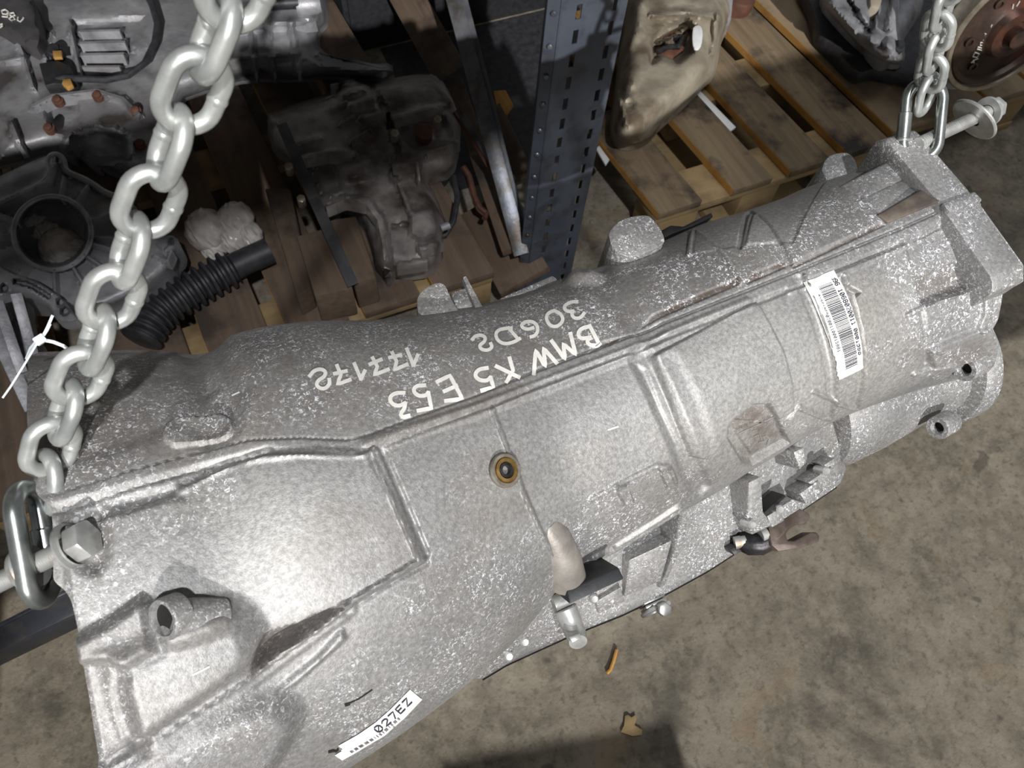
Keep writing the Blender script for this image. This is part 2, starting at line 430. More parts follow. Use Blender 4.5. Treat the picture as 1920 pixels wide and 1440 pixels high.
# --- far side: rings and oil-dark slots along the rail
ridge([(1290,428),(1330,448),(1365,490),(1388,530)], 1.6, 1.5, 1.5, 1)
ridge([(1395,392),(1430,410),(1460,450),(1482,494)], -1.8, 1.5, 1.5, 1)
plateau([(1290,420),(1400,385),(1440,420),(1480,494),(1395,528),(1365,485)], .6, 1.5)
plateau([(1400,385),(1530,335),(1600,360),(1655,416),(1485,492),(1440,420)], 1.0, 1.5)
plateau([(1060,500),(1100,488),(1130,510),(1165,560),(1215,612),(1180,640),(1120,640),(1085,580),(1060,540)], 0.0, 8)
disc((1095,520), 10, 7, 14)
ridge([(1105,500),(1150,550),(1195,600),(1215,625)], -2.5, 6, 10)
for q in ([(1203,612),(1222,590),(1382,520),(1388,532),(1210,608)], [(1398,530),(1412,512),(1468,490),(1476,500),(1402,532)], [(1484,500),(1650,418),(1660,422),(1488,503)],
          [(1655,413),(1742,355),(1762,372),(1662,418)], [(1100,665),(1130,640),(1165,632),(1145,648)]):
    plateau(q, -1.0, 1.2); plateau(q, 1.3, 2, dirt_dark)
# tail: lower web and end flange
plateau([(1700,455),(1780,405),(1812,450),(1848,510),(1835,530),(1730,570),(1720,520)], -4, 5)
plateau([(1730,520),(1800,490),(1838,515),(1848,530),(1735,575)], -4, 3)
ridge([(1700,590),(1760,562),(1848,535)], 2.0, 1.6, 1.5)
ridge([(1728,585),(1738,640),(1735,680)], -1.2, 1.5, 2)
plateau([(1740,655),(1770,640),(1838,612),(1862,622),(1866,655),(1858,690),(1820,668),(1745,688)], 3.5, 3)
ridge([(1850,555),(1848,590),(1838,612)], 2.5, 5, 2)
ridge([(1712,700),(1745,690),(1815,665)], 2.5, 2, 1.5)
# grime and corrosion, with a darker tone over the whole far side and pockets
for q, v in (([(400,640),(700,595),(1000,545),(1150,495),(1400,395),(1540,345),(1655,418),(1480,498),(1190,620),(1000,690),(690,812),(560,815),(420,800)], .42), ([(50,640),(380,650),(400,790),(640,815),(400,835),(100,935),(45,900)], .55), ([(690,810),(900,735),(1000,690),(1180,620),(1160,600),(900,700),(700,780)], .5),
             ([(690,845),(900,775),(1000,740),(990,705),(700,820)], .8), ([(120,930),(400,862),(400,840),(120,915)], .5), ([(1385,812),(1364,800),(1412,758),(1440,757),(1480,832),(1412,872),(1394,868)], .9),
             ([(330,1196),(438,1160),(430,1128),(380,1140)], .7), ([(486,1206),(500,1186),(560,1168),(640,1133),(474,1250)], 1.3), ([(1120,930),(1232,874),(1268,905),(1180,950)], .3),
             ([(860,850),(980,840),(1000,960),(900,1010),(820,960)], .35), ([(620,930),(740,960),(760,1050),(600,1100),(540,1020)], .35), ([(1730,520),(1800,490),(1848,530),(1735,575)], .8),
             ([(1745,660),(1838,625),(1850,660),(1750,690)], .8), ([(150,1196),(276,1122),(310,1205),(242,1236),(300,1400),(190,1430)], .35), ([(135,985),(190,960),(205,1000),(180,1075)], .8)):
    plateau(q, v, 14, dirt_dark)
for q, v in (([(45,640),(400,650),(460,800),(300,860),(100,935)], 1.0), ([(560,740),(720,720),(760,790),(600,800)], .8), ([(400,600),(1100,520),(1240,600),(900,735),(690,800),(450,790)], 1.0),
             ([(1060,480),(1530,330),(1660,420),(1200,610)], 1.5), ([(1660,260),(1720,240),(1930,500),(1880,560),(1850,720),(1720,700),(1640,460)], 1.5), ([(1480,500),(1820,360),(1830,390),(1500,530)], 1.1),
             ([(100,930),(400,850),(480,920),(300,1060),(330,1150),(190,1440),(140,1180)], 1.0), ([(1050,990),(1290,880),(1560,780),(1500,840),(1100,1060)], 1.0), ([(780,1080),(1000,980),(1060,1080),(870,1300),(640,1440),(560,1330)], .7),
             ([(1080,930),(1300,840),(1330,930),(1100,1040)], .9), ([(190,1440),(520,1270),(640,1180),(520,1340),(300,1450)], .9)):
    plateau(q, v, 20, spk)
P3 = base_pt(SG, PG, hd.reshape(NS, NP_))
V = P3.reshape(-1, 3).tolist()
F = grid_faces(NS, NP_).tolist()
for i in range(NS-1): F.append([i*NP_+NP_-1, i*NP_, (i+1)*NP_, (i+1)*NP_+NP_-1])
# mouth of the bell (deep hollow) and the tail face
def cap(row, dep, sgn):
    prev = [row*NP_+j for j in range(NP_)]
    for k, (sc_, dx) in enumerate(((.93, 0), (.74, dep), (.25, dep*1.15))):
        base = len(V)
        for j in range(NP_):
            q = P3[row, j]; yc, zc, _ = cen(q[0]); V.append([q[0]+dx*sgn, yc+(q[1]-yc)*sc_, zc+(q[2]-zc)*sc_])
        for j in range(NP_):
            j2 = (j+1) % NP_; F.append([prev[j], prev[j2], base+j2, base+j] if sgn < 0 else [prev[j2], prev[j], base+j, base+j2])
        prev = [base+j for j in range(NP_)]
    V.append(list(np.mean([V[q] for q in prev], 0))); c = len(V)-1
    for j in range(NP_): F.append([prev[j], prev[(j+1) % NP_], c])
cap(0, .11, 1); cap(NS-1, .02, -1)
gear = thing('gearbox', (0.15, .18, .88), 'large cast aluminium gearbox hanging on two chains, with white handwriting and a barcode label', 'gearbox')
me = bpy.data.meshes.new('casting'); me.from_pydata(V, [], F); me.update()
na = len(V)
for nm, arr in (('dirt_dark', dirt_dark), ('spk', spk)):
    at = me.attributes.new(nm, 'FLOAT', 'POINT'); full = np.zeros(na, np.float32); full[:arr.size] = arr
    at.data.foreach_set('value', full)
bmx = bmesh.new(); bmx.from_mesh(me); bmesh.ops.recalc_face_normals(bmx, faces=bmx.faces); bmx.to_mesh(me); bmx.free()
me.shade_smooth(); me.set_sharp_from_angle(angle=math.radians(50))
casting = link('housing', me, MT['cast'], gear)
BV = BVHTree.FromPolygons([Vector(v) for v in V[:NS*NP_]], F[:(NS-1)*(NP_-1)])
def on(px, py, lift=0.):
    d = Vector(ray(px, py)).normalized(); h = BV.ray_cast(Vector(CAM), d, 3)
    if h[0] is None:
        h = BV.find_nearest(Vector(CAM)+d*.47)
    n = h[1]
    if n.dot(d) > 0: n = -n
    return h[0]+n*lift, n
def strokes(lines, wpx, lift, mat, name, parent, bm=None, label=None):
    """ribbons of paint that follow the casting"""
    own = bm is None
    if own: bm = bmesh.new()
    for L in lines:
        pts = dens(L, 5)
        if len(pts) < 2: continue
        W = []
        for i, p in enumerate(pts):
            a = pts[max(i-1, 0)]; b = pts[min(i+1, len(pts)-1)]
            tx, ty = b[0]-a[0], b[1]-a[1]; l = math.hypot(tx, ty) or 1
            nx, ny = -ty/l*wpx/2, tx/l*wpx/2
            ex = (tx/l*wpx*.35 if i == len(pts)-1 else -tx/l*wpx*.35 if i == 0 else 0); ey = (ty/l*wpx*.35 if i == len(pts)-1 else -ty/l*wpx*.35 if i == 0 else 0)
            W.append((bm.verts.new(on(p[0]+nx+ex, p[1]+ny+ey, lift)[0]), bm.verts.new(on(p[0]-nx+ex, p[1]-ny+ey, lift)[0])))
        for A, B in zip(W[:-1], W[1:]): bm.faces.new((A[0], A[1], B[1], B[0]))
    if own:
        return link(name, finish(bm), mat, parent, label)
# ------------------------------------------------------------------ gearbox: writing
def cv(ox, oy, k, L): return [[(ox+x/k, oy+y/k) for x, y in l] for l in L]
A1 = cv(480, 400, 3, [
    smooth([(302,918),(325,888),(365,878),(394,893),(385,922),(350,942),(338,968),(362,990),(395,987),(415,960),(412,935)]),
    [(455,858),(477,910),(458,965),(530,938)], [(440,905),(508,890)],
    [(553,848),(590,935)], [(590,935),(612,888)],
    [(655,815),(682,865),(664,912),(745,880)], [(640,852),(705,825)],
    [(765,785),(790,835),(778,884),(850,852)], [(750,815),(815,800)],
    [(848,765),(885,858)], [(885,858),(910,800)]])
A2 = cv(480, 400, 3, [
    smooth([(832,1012),(785,1012),(750,1035),(760,1072),(800,1088),(838,1070)]), smooth([(838,1070),(835,1100),(812,1128),(820,1150),(860,1140)]),
    smooth([(948,970),(900,972),(882,1000),(910,1030),(955,1028),(968,1010)]), [(968,1010),(985,1097),(910,1112)],
    [(1018,950),(1090,915),(1160,1045),(1065,1057)], [(1058,1003),(1128,972)],
    smooth([(1300,872),(1250,880),(1228,912),(1252,940),(1298,945),(1318,925)]), [(1318,925),(1335,980),(1268,998)],
    [(1350,862),(1480,925)], [(1425,815),(1445,885),(1408,950)]])
A2 += cv(760, 480, 3.692, [
    [(888,818),(902,655),(968,768),(955,640),(1047,744)], [(1012,590),(1105,718),(1092,610),(1178,685),(1142,538)],
    [(1275,485),(1340,610)], smooth([(1280,488),(1215,505),(1192,545),(1215,577),(1280,565)]), smooth([(1280,568),(1255,590),(1272,618),(1325,624),(1342,606)])])
A3 = cv(760, 480, 3.692, [
    smooth([(462,582),(485,556),(530,550),(556,570),(545,600),(512,620),(522,650),(570,658),(602,635),(590,608)]),
    [(712,500),(782,580)], smooth([(735,502),(690,505),(645,515),(622,545),(640,592),(690,614),(750,600),(792,575)]),
    smooth([(885,500),(850,512),(812,502),(802,480),(830,458),(880,456),(912,482),(918,520),(900,555),(868,563)]),
    smooth([(1030,382),(985,400),(973,440),(1000,485),(1045,495),(1085,465),(1092,430),(1065,395),(1030,382)]),
    smooth([(1190,320),(1150,320),(1103,345),(1100,372),(1130,390),(1162,385)]), smooth([(1162,385),(1150,410),(1172,436),(1215,432),(1238,398)])])
strokes(A1, 7, .0004, MT['paint'], 'handwriting', gear, label='smaller white handwritten number row')
strokes(A2, 7.5, .0004, MT['paint'], 'handwriting', gear, label='long white handwritten row beside the rail')
strokes(A3, 6.5, .0004, MT['paint'], 'handwriting', gear, label='white handwritten row near the far edge')
for q in ([(436,742),(449,736)], [(1140,806),(1158,800)], [(362,1265),(392,1250)]): strokes([q], 3, .0003, MT['paint'], 'paint_fleck', gear)
strokes([[(650,1320),(672,1310),(697,1293)]], 2.6, .0003, MT['hole'], 'oil_mark', gear)
strokes([[(648,1321),(654,1319)]], 6, .00035, MT['hole'], 'oil_mark', gear)

# stroke digits on a 4 x 6 cell, y up
GL = {'0': [[(1,0),(3,0),(4,1.5),(4,4.5),(3,6),(1,6),(0,4.5),(0,1.5),(1,0)], [(.7,1),(3.3,5)]], '1': [[(.8,4.6),(2.2,6),(2.2,0)], [(1,0),(3.4,0)]],
      '2': [[(0,4.8),(1,6),(3,6),(4,4.8),(4,3.8),(0,0),(4,0)]], '3': [[(0,6),(4,6),(2,3.6),(4,2.4),(3.4,0),(0,0)]], '4': [[(3,0),(3,6),(0,2),(4,2)]],
      '5': [[(4,6),(.3,6),(0,3.4),(3,3.6),(4,2.4),(4,1),(3,0),(0,0)]], '6': [[(4,5.2),(3,6),(1,6),(0,4.6),(0,1),(1,0),(3,0),(4,1),(4,2.6),(3,3.4),(0,3)]],
      '7': [[(0,6),(4,6),(1.6,0)]], '8': [[(1,0),(3,0),(4,1),(4,2.2),(3,3.1),(1,3.1),(0,4),(0,5),(1,6),(3,6),(4,5),(4,4),(3,3.1)], [(1,3.1),(0,2.2),(0,1),(1,0)]],
      '9': [[(0,.8),(1,0),(3,0),(4,1.4),(4,5),(3,6),(1,6),(0,5),(0,3.6),(1,2.8),(4,3.2)]], 'E': [[(4,6),(0,6),(0,0),(4,0)], [(0,3.1),(3,3.1)]], 'Z': [[(0,6),(4,6),(0,0),(4,0)]]}
def crv(P):
    P = np.array(P, float); L = np.concatenate([[0], np.cumsum(np.hypot(*np.diff(P, axis=0).T))]); L /= L[-1]
    return lambda t: (float(np.interp(t, L, P[:,0])), float(np.interp(t, L, P[:,1])))
def sheet(cl, cr, nu, nv, lift, mat, name, parent, u0=0, u1=1, v0=0, v1=1, bm=None, drop=None):
    own = bm is None
    if own: bm = bmesh.new()
    g = []
    for j in range(nv+1):
        v = v0+(v1-v0)*j/nv; a, b = cl(v), cr(v); row = []
        for i in range(nu+1):
            u = u0+(u1-u0)*i/nu
            row.append(bm.verts.new(on(a[0]+(b[0]-a[0])*u, a[1]+(b[1]-a[1])*u, lift)[0]))
        g.append(row)
    for j in range(nv):
        for i in range(nu):
            if drop and drop((i+.5)/nu, (j+.5)/nv): continue
            bm.faces.new((g[j][i], g[j][i+1], g[j+1][i+1], g[j+1][i]))
    if own: return link(name, finish(bm), mat, parent)
def uv_px(cl, cr):
    def f(u, v):
        a, b = cl(v), cr(v); return (a[0]+(b[0]-a[0])*u, a[1]+(b[1]-a[1])*u)
    return f
S1 = lambda L: [(1480+x/5.76, 480+y/5.76) for x, y in L]
lab = crv(S1([(148,282),(245,450),(340,670),(430,900),(495,1130),(526,1338)])), crv(S1([(478,158),(560,305),(680,560),(752,780),(792,1000),(802,1205)]))
lb = sheet(lab[0], lab[1], 10, 40, .0007, MT['sticker'], 'barcode_label', gear)
lb['label'] = 'white curved barcode label between two cast rings'
bm = bmesh.new(); random.seed(3); v = .10
while v < .93:
    d = random.choice((.0035, .0035, .006, .009))
    sheet(lab[0], lab[1], 5, 1, .0010, None, '', None, .30, .74, v, v+d, bm); v += d+random.choice((.0045, .006, .009))
link('barcode', finish(bm), MT['ink'], lb)
f1 = uv_px(*lab); bm = bmesh.new()
def text_down(txt, u_base, hu, v0, dv, wv, wpx, fn, lift, bm):
    """letters run along v with their feet towards small u"""
    for k, ch in enumerate(txt):
        if ch == ' ': continue
        strokes([[fn(u_base+hu*y/6, v0+dv*k+wv*x/4) for x, y in l] for l in GL[ch]], wpx, lift, None, '', None, bm)
text_down('186', .80, .13, .055, .035, .024, 1.5, f1, .0011, bm)
text_down('1068020011', .80, .13, .195, .0375, .025, 1.5, f1, .0011, bm)
text_down('0001598', .80, .13, .60, .0375, .025, 1.5, f1, .0011, bm)
text_down('0186106802001100015981', .13, .09, .17, .0265, .016, .8, f1, .0011, bm)
link('printed_number', finish(bm), MT['ink'], lb)
S2 = lambda L: [(600+x/8.473, 1270+y/8.473) for x, y in L]
lab2 = crv(S2([(140,1165),(300,1060),(600,890),(870,705),(1110,492),(1420,180)])), crv(S2([(345,1302),(520,1205),(700,1098),(1010,915),(1340,625),(1612,338)]))
lb2 = sheet(lab2[0], lab2[1], 12, 48, .0007, MT['sticker'], 'paper_label', gear, drop=lambda u, v: (u < .45 and v < .10 and u+v*2.2 < .55) or (u > .95 and .60 < v < .62))
lb2['label'] = 'small white paper label low on the bell housing'
f2 = uv_px(*lab2); bm = bmesh.new()
for k, ch in enumerate('027EZ'):
    v0 = .475+k*.095
    strokes([[f2(.60-.42*y/6, v0+.062*x/4) for x, y in l] for l in GL[ch]], 2.6, .0011, None, '', None, bm)
link('printed_number', finish(bm), MT['ink'], lb2)
bm = bmesh.new(); v = .13
for grp in (3, 3, 4, 4, 3, 1, 1, 2, 1, 3, 1, 2, 3, 2):
    for q in range(grp):
        d = random.choice((.004, .006)); sheet(lab2[0], lab2[1], 3, 1, .0010, None, '', None, .66, .86, v, v+d, bm); v += d+.0055
    v += .018
    if v > .93: break
link('barcode', finish(bm), MT['ink'], lb2)
strokes([S2([(130,1172),(200,1150),(250,1160),(280,1130)])], 3.5, .0009, MT['hole'], 'torn_corner', lb2)
# cast date strokes on the small pad
strokes([[(1408,803),(1416,801),(1411,808),(1418,806)], [(1414,818),(1424,814),(1427,824)], [(1422,829),(1434,826),(1430,818),(1436,816),(1441,822),(1437,834)], [(1385,812),(1452,781)]], 1.6, .0004, MT['zinc'], 'cast_mark', gear)

# ------------------------------------------------------------------ gearbox: fittings
XV = Vector((1, 0, 0)); CA = MT['cast']
def mmpx(P): return float(np.linalg.norm(np.array(P)-CAM))/FPX/1.05
p, n = on(945, 882)
o = obj_lathe('drain_plug', p, n, [(.0088,-.002),(.0088,.0016),(.0078,.0022),(.0066,.0022),(.0066,.0010),(.0063,.0030),(.0046,.0032),(.0042,.0024),(.0042,-.004),(0,-.004)], MT['brass'], gear, 40, 'brass drain plug')
bm = bmesh.new(); b_lathe(bm, p+n*.0006, n, [(.0043,0),(.0040,.0022),(.0026,.0024),(.0022,-.002),(0,-.002)], 12); link('plug_socket', finish(bm, ang=20), MT['blackmetal'], o)
bm = bmesh.new(); b_lathe(bm, p, n, [(.0092,-.001),(.0092,.0018),(.0085,.0026),(.0070,.0026),(.0068,.001)], 40); link('plug_seat', finish(bm), mat_mottle('oily_seat', rgb(104,98,88), rgb(140,134,124), 200, .5, .4), gear)
# bolt that passes through the bell ear
bp = on(160, 1010)[0] + Vector((.003, -.003, .006)); XB = Vector((.94, -.04, .34)).normalized()
o = obj_lathe('ear_bolt', bp-XB*.010, XB, [(.0085,0),(.0105,.001),(.0105,.002),(.009,.003),(.009,.004)], MT['zinc'], gear, 28, 'zinc flange bolt through the bell ear')
bm = bmesh.new(); b_hex(bm, bp-XB*.0065, XB, .0150, .0075); link('bolt_head', finish(bm, ang=25), MT['zinc'], o)
rod0 = bp-XB*.004; bm = bmesh.new(); prof = [(.0044, .0)]
for i in range(70):
    prof += [(.0044, .008+i*.0011), (.0038, .00855+i*.0011)]
b_lathe(bm, rod0, -XB, prof, 16); link('threaded_shank', finish(bm, ang=20), MT['rustybolt'], o)
bm = bmesh.new(); b_lathe(bm, bp-XB*.027, -XB, [(.0042,0),(.0095,0),(.0105,.002),(.0095,.005),(.0042,.005)], 24); link('nut', finish(bm), MT['rustybolt'], o)
# threaded bore beside the starter pocket
p, n = on(316, 1164); p = p + n*.0025; b_, nb = on(436, 1144); b_ = b_ - nb*.006; fa = Vector((-.66, -.25, .70)).normalized()
bm = bmesh.new(); b_tube(bm, [b_, b_.lerp(p, .5), p-n*.002], [.0076, .0080, .0082], 28); link('sensor_tube', finish(bm), CA, gear)
bm = bmesh.new(); b_lathe(bm, p-fa*.006, fa, [(.0088,0),(.0089,.0075),(.0083,.0085),(.0068,.0085),(.0062,.007),(.0060,.002),(0,.002)], 36); o = link('sensor_bore', finish(bm), MT['cast2'] if 'cast2' in MT else CA, gear)
bm = bmesh.new(); b_lathe(bm, p+fa*.0002, fa, [(.0062,0),(0,.0003)], 24); link('bore_shade', finish(bm), MT['hole'], o)  # dark disc near the mouth, painting in the shade of the bore
# bosses on the far side
def up_boss(name, px, z, dep, label=None, bev=.003, mat=None):
    return obj_prism(name, [at_z(x, y, z) for x, y in px], (0, .004, -dep), mat or CA, gear, bev, label)
up_boss('boss', smooth([(1141,440),(1146,428),(1164,412),(1190,404),(1214,403),(1222,408),(1236,424),(1247,446),(1245,456),(1230,466),(1200,478),(1178,482),(1160,476),(1146,462)]+[(1141,440)], 1)[:-1], .958, .05, 'square cast boss standing up on the far side')
up_boss('boss', smooth([(782,572),(781,562),(788,548),(805,535),(822,529),(834,533),(840,546),(850,568),(862,585),(820,600),(784,590)]+[(782,572)], 1)[:-1], .946, .03)
up_boss('lug', [(842,547),(880,535),(886,556),(892,576),(856,580)], .940, .02)
up_boss('lug', [(867,519),(874,516),(884,535),(918,598),(926,612),(905,606),(890,575)], .945, .025, bev=.001)
up_boss('flange_strip', [(936,560),(1036,516),(1046,524),(944,566)], .925, .02, bev=.001)
up_boss('lug', [(1240,432),(1258,422),(1282,424),(1310,410),(1334,398),(1338,406),(1300,424),(1262,438),(1246,446)], .930, .012, 'oil-blackened edge', .001, MT['hole'])
up_boss('boss', smooth([(1541,318),(1546,300),(1560,288),(1588,284),(1602,294),(1610,314),(1606,326),(1578,338),(1552,342)]+[(1541,318)], 1)[:-1], .935, .04, 'rust-stained boss', mat=None)
up_boss('web', [(1556,340),(1610,326),(1672,292),(1678,300),(1620,338),(1572,352)], .930, .02, bev=.001)
# tail: end flange, beam and web standing on the far side
def blockr(name, px, rhos, d, label=None, bev=.0015, mat=None):
    return obj_prism(name, [at_r(x, y, r_) for (x, y), r_ in zip(px, rhos)], d, mat or CA, gear, bev, label)
XR = on(1818, 386)[0].x + .004
OUT = [at_x(x, y, XR) for x, y in ((1716,243),(1727,252),(1812,350),(1833,377),(1917,494),(1921,506),(1921,526),(1882,552))]
XL = XR-.027
yz = [(p[1], p[2]) for p in OUT]
yz = [(yz[0][0]+.006, .90), (yz[0][0]+.006, yz[0][1]-.008)] + yz + [(yz[-1][0]+.02, .90), (.19, .84)]
fg = obj_prism('end_flange', [(XL, y, z) for y, z in yz], (XR-XL, 0, 0), CA, gear, .0018)
def rail_cap(px, lift): return [on(x, y)[0]+Vector((0,0,lift)) for x, y in px]
bm = bmesh.new(); b_box(bm, Vector(at_x(1800, 383, XR-.013)), (.014,.0042,.003), None, .0015); link('rail_end', finish(bm), CA, gear)
def patch(name, right, left, mat, dz=.03, bev=.0015):
    pts = [Vector(at_x(x, y, XL+.001)) for x, y in right]+[on(x, y)[0]+Vector((0,0,.001)) for x, y in left]
    return obj_prism(name, pts, (0, .012, -dz), mat, gear, bev)
patch('beam', [(1664,303),(1694,336)], [(1616,375),(1572,352)], CA)
patch('web', [(1692,337),(1728,366)], [(1648,404),(1612,374)], CA)
MT['browncast'] = mat_mottle('oil_stained_casting', rgb(84,76,70), rgb(112,102,92), 90, .6, .2, bscale=500, bd=.0006)
patch('oily_pocket', [(1728,354),(1766,376)], [(1664,420),(1644,404)], MT['browncast'])
# tail: bored lugs
def lug(px, rho, rad, ln, hole, label=None, tilt=(0,0,0)):
    P = Vector(at_r(px[0], px[1], rho)); a = (-XV+Vector(tilt)).normalized()
    o = obj_lathe('mounting_lug', P-a*ln, a, [(rad*.9,0),(rad,.002),(rad,ln-.001),(rad*.93,ln),(hole*1.25,ln),(hole,ln-.002),(hole,ln-.012),(0,ln-.012)], CA, gear, 32, label)
    bm = bmesh.new(); b_lathe(bm, P-a*.006, a, [(hole*1.02,0),(0,.0005)], 20); link('bolt_hole', finish(bm), MT['hole'], o)
lug((1808,693), .462, .0088, .022, .0040, tilt=(0,-.1,.28)); lug((1757,803), .507, .0088, .020, .0040, tilt=(0,-.1,.3))
lug((1862,527), .430, .0072, .016, .0036, tilt=(0,-.1,.35)); lug((1672,289), .485, .0072, .018, .0036, tilt=(0,.1,.35))
P = Vector(at_r(1676,286,.483)); obj_lathe('dowel_pin', P+XV*.006, (-XV+Vector((0,.1,.35))), [(.0032,0),(.0032,.008),(0,.0085)], MT['zinc'], gear, 16)
# selector tube boss on the near side of the bell
MT['browncast2'] = mat_mottle('brown_stained_casting', rgb(134,128,122), rgb(170,164,156), 60, .5, .4, bscale=600, bd=.0006)
q0, _ = on(1046, 1012); q1 = Vector(at_r(1062, 1083, .462)); ax = (q1-q0)
bm = bmesh.new(); b_tube(bm, [q0-ax*.25-_*.009, q0-_*.004, q0+ax*.5, q0+ax], [.0080, .0100, .0112, .0118], 28); link('tube_boss', finish(bm), MT['browncast2'], gear)
q2 = Vector(at_r(1095,1100,.475)); bm = bmesh.new(); b_tube(bm, [q1-ax*.1, q2], .0045, 16); link('sensor_stem', finish(bm), MT['rustybolt'], gear)
blk = [at_r(x, y, .452) for x, y in [(1063,1106),(1160,1063),(1171,1086),(1068,1134)]]
obj_prism('connector_block', blk, (0,.02,-.035), MT['blackplastic'], gear, .0012, 'black plastic connector block')
# valve cover below the casting
UPR = [(862,1270),(920,1212),(985,1145),(1046,1076),(1090,1038),(1180,990),(1272,945),(1342,910),(1410,866),(1492,820),(1556,774)]
LOW = [(905,1272),(950,1245),(1000,1222),(1075,1188),(1170,1150),(1250,1112),(1330,1068),(1420,1010),(1490,965),(1575,908),(1586,880)]
cu, cl = crv(UPR), crv(LOW); bm = bmesh.new(); G = []
NV, NU = 60, 10
pan = None
for j in range(NV+1):
    v = j/NV; a, b = cu(v), cl(v); row = []
    for i in range(NU+1):
        u = i/NU; rho = .498+.044*u+.006*math.sin(u*math.pi)*math.cos(v*40)*.25
        row.append(bm.verts.new(at_r(a[0]+(b[0]-a[0])*u, a[1]+(b[1]-a[1])*u, rho)))
    e = row[-1].co
    for dx, dz in ((.0, -.004), (.004, -.008)): row.append(bm.verts.new((e.x, e.y+dx, e.z+dz)))
    row.append(bm.verts.new((e.x, e.y+.16, e.z-.008))); row.append(bm.verts.new((e.x, e.y+.15, e.z+.05)))
    G.append(row)
for A, B in zip(G[:-1], G[1:]):
    for i in range(len(A)-1): bm.faces.new((A[i], A[i+1], B[i+1], B[i]))
for rw in (G[0], G[-1]):
    try: bm.faces.new(rw)
    except Exception: pass
MT['cast2'] = mat_mottle('cast_aluminium_grey', rgb(142,142,140), rgb(186,185,180), 40, .5, .4, c2=rgb(112,106,96), s2=26, bscale=500, bd=.0006)
pan = link('valve_cover', finish(bm), CA, gear)
bm = bmesh.new(); b_tube(bm, [np.array(at_r(x, y, .5425)) + [0, .002, -.0075] for x, y in dens(LOW[:-1], 20)], .0026, 8); link('gasket', finish(bm), MT['blackmetal'], pan)
def rib(px, rhos, th, mat=None, name='rib', bev=.0015, par=None):
    return obj_prism(name, [at_r(x, y, r_) for (x, y), r_ in zip(px, rhos)], (0, .02*th/.01, -.03*th/.01), mat or CA, par or pan, bev)
rib([(1276,966),(1290,975),(1288,1005),(1248,1098),(1236,1104),(1262,1040)], [.466,.468,.485,.53,.532,.50], .01)
rib([(1180,1050),(1262,1012),(1240,1090),(1170,1120)], [.50,.492,.523,.527], .01)
rib([(1118,1128),(1165,1100),(1172,1128),(1122,1152)], [.522,.518,.53,.534], .01)
rib([(1404,905),(1428,893),(1432,960),(1450,985),(1410,1004),(1400,980)], [.475,.475,.50,.51,.515,.505], .01)
rib([(1488,848),(1508,838),(1512,868),(1500,882)], [.472,.472,.478,.482], .01)
for q in ([(1438,968),(1462,954),(1472,976),(1448,990)], [(1452,958),(1488,935),(1500,955),(1470,974)], [(1500,926),(1535,900),(1548,920),(1512,946)], [(1515,905),(1560,875),(1575,900),(1545,922)], [(1545,872),(1566,858),(1580,884),(1570,894)]):
    rib(q, [.506,.506,.512,.512], .006, bev=.001)
rib([(1430,963),(1470,927),(1474,931),(1437,967)], [.502]*4, .004, MT['hole'], 'slot', .0003)
rib([(1500,1000),(1500,1000.5),(1501,1000)], [.53]*3, .001) if False else None
for x, y in ((1464,956),(1551,884),(1115,1124),(1412,985),(985,1205),(955,1232)):
    P = Vector(at_r(x, y, .500 if x > 1200 else .522)); bm = bmesh.new(); b_lathe(bm, P+Vector((0,.006,-.01)), (0,-.5,.86), [(.0032,0),(.0032,.011),(.0022,.012),(0,.0118)], 14); link('cover_screw', finish(bm), MT['zinc'], pan)
# lower fittings
P = [at_r(x, y, r_) for x, y, r_ in ((1060,1140,.50),(1070,1165,.502),(1080,1190,.500),(1084,1204,.496))]
bm = bmesh.new(); b_tube(bm, P, [.0075,.0072,.0066,.0058], 20); o = link('selector_shaft', finish(bm), MT['zinc'], gear, 'bright steel selector shaft')
bm = bmesh.new(); b_prism(bm, [at_r(x, y, .490) for x, y in ((1066,1194),(1088,1186),(1090,1198),(1072,1206))], (0,.006,-.008), .0008); link('flat', finish(bm), MT['zinc'], o)
bm = bmesh.new(); b_tube(bm, [at_r(1038,1136,.505), at_r(1068,1124,.505)], .0065, 16); link('bush', finish(bm), MT['rustybolt'], gear)
P = Vector(at_r(1230,1122,.545)); bm = bmesh.new(); b_tube(bm, [P+Vector((.010*math.cos(a)-.002, -.006, .012*math.sin(a)-.006)) for a in np.linspace(1.9, 6.6, 14)], .0016, 8)
for k in range(4): b_box(bm, P+Vector((-.002,-.003+k*.003,-.006)), (.0085,.0012,.0085), None, .001)
link('pipe_clip', finish(bm), MT['zinc'], gear, 'zinc pipe clip under the cover')
bm = bmesh.new(); b_hex(bm, P+Vector((0,-.008,.002)), (0,-.4,.9), .009, .006); link('clip_screw', finish(bm, ang=25), MT['zinc'], gear)
fork = [(1441,986),(1470,970),(1500,953),(1519,963),(1519,974),(1508,982),(1494,984),(1480,992),(1474,1002),(1478,1014),(1490,1014),(1520,998),(1532,998),(1538,1006),(1536,1016),(1502,1027),(1460,1034),(1446,1022)]
MT['brownsteel'] = mat_mottle('browned_steel', rgb(78,66,60), rgb(120,108,100), 60, .5, .5)
fk = obj_prism('selector_fork', [at_r(x, y, .515) for x, y in fork], (0,.004,-.012), MT['brownsteel'], gear, .001, 'browned steel selector fork')
bm = bmesh.new(); b_tube(bm, [at_r(1384,1014,.53), at_r(1405,1020,.528), at_r(1425,1020,.526), at_r(1450,1010,.524)], [.006,.008,.008,.007], 18); link('lever_hub', finish(bm), MT['blackmetal'], fk)
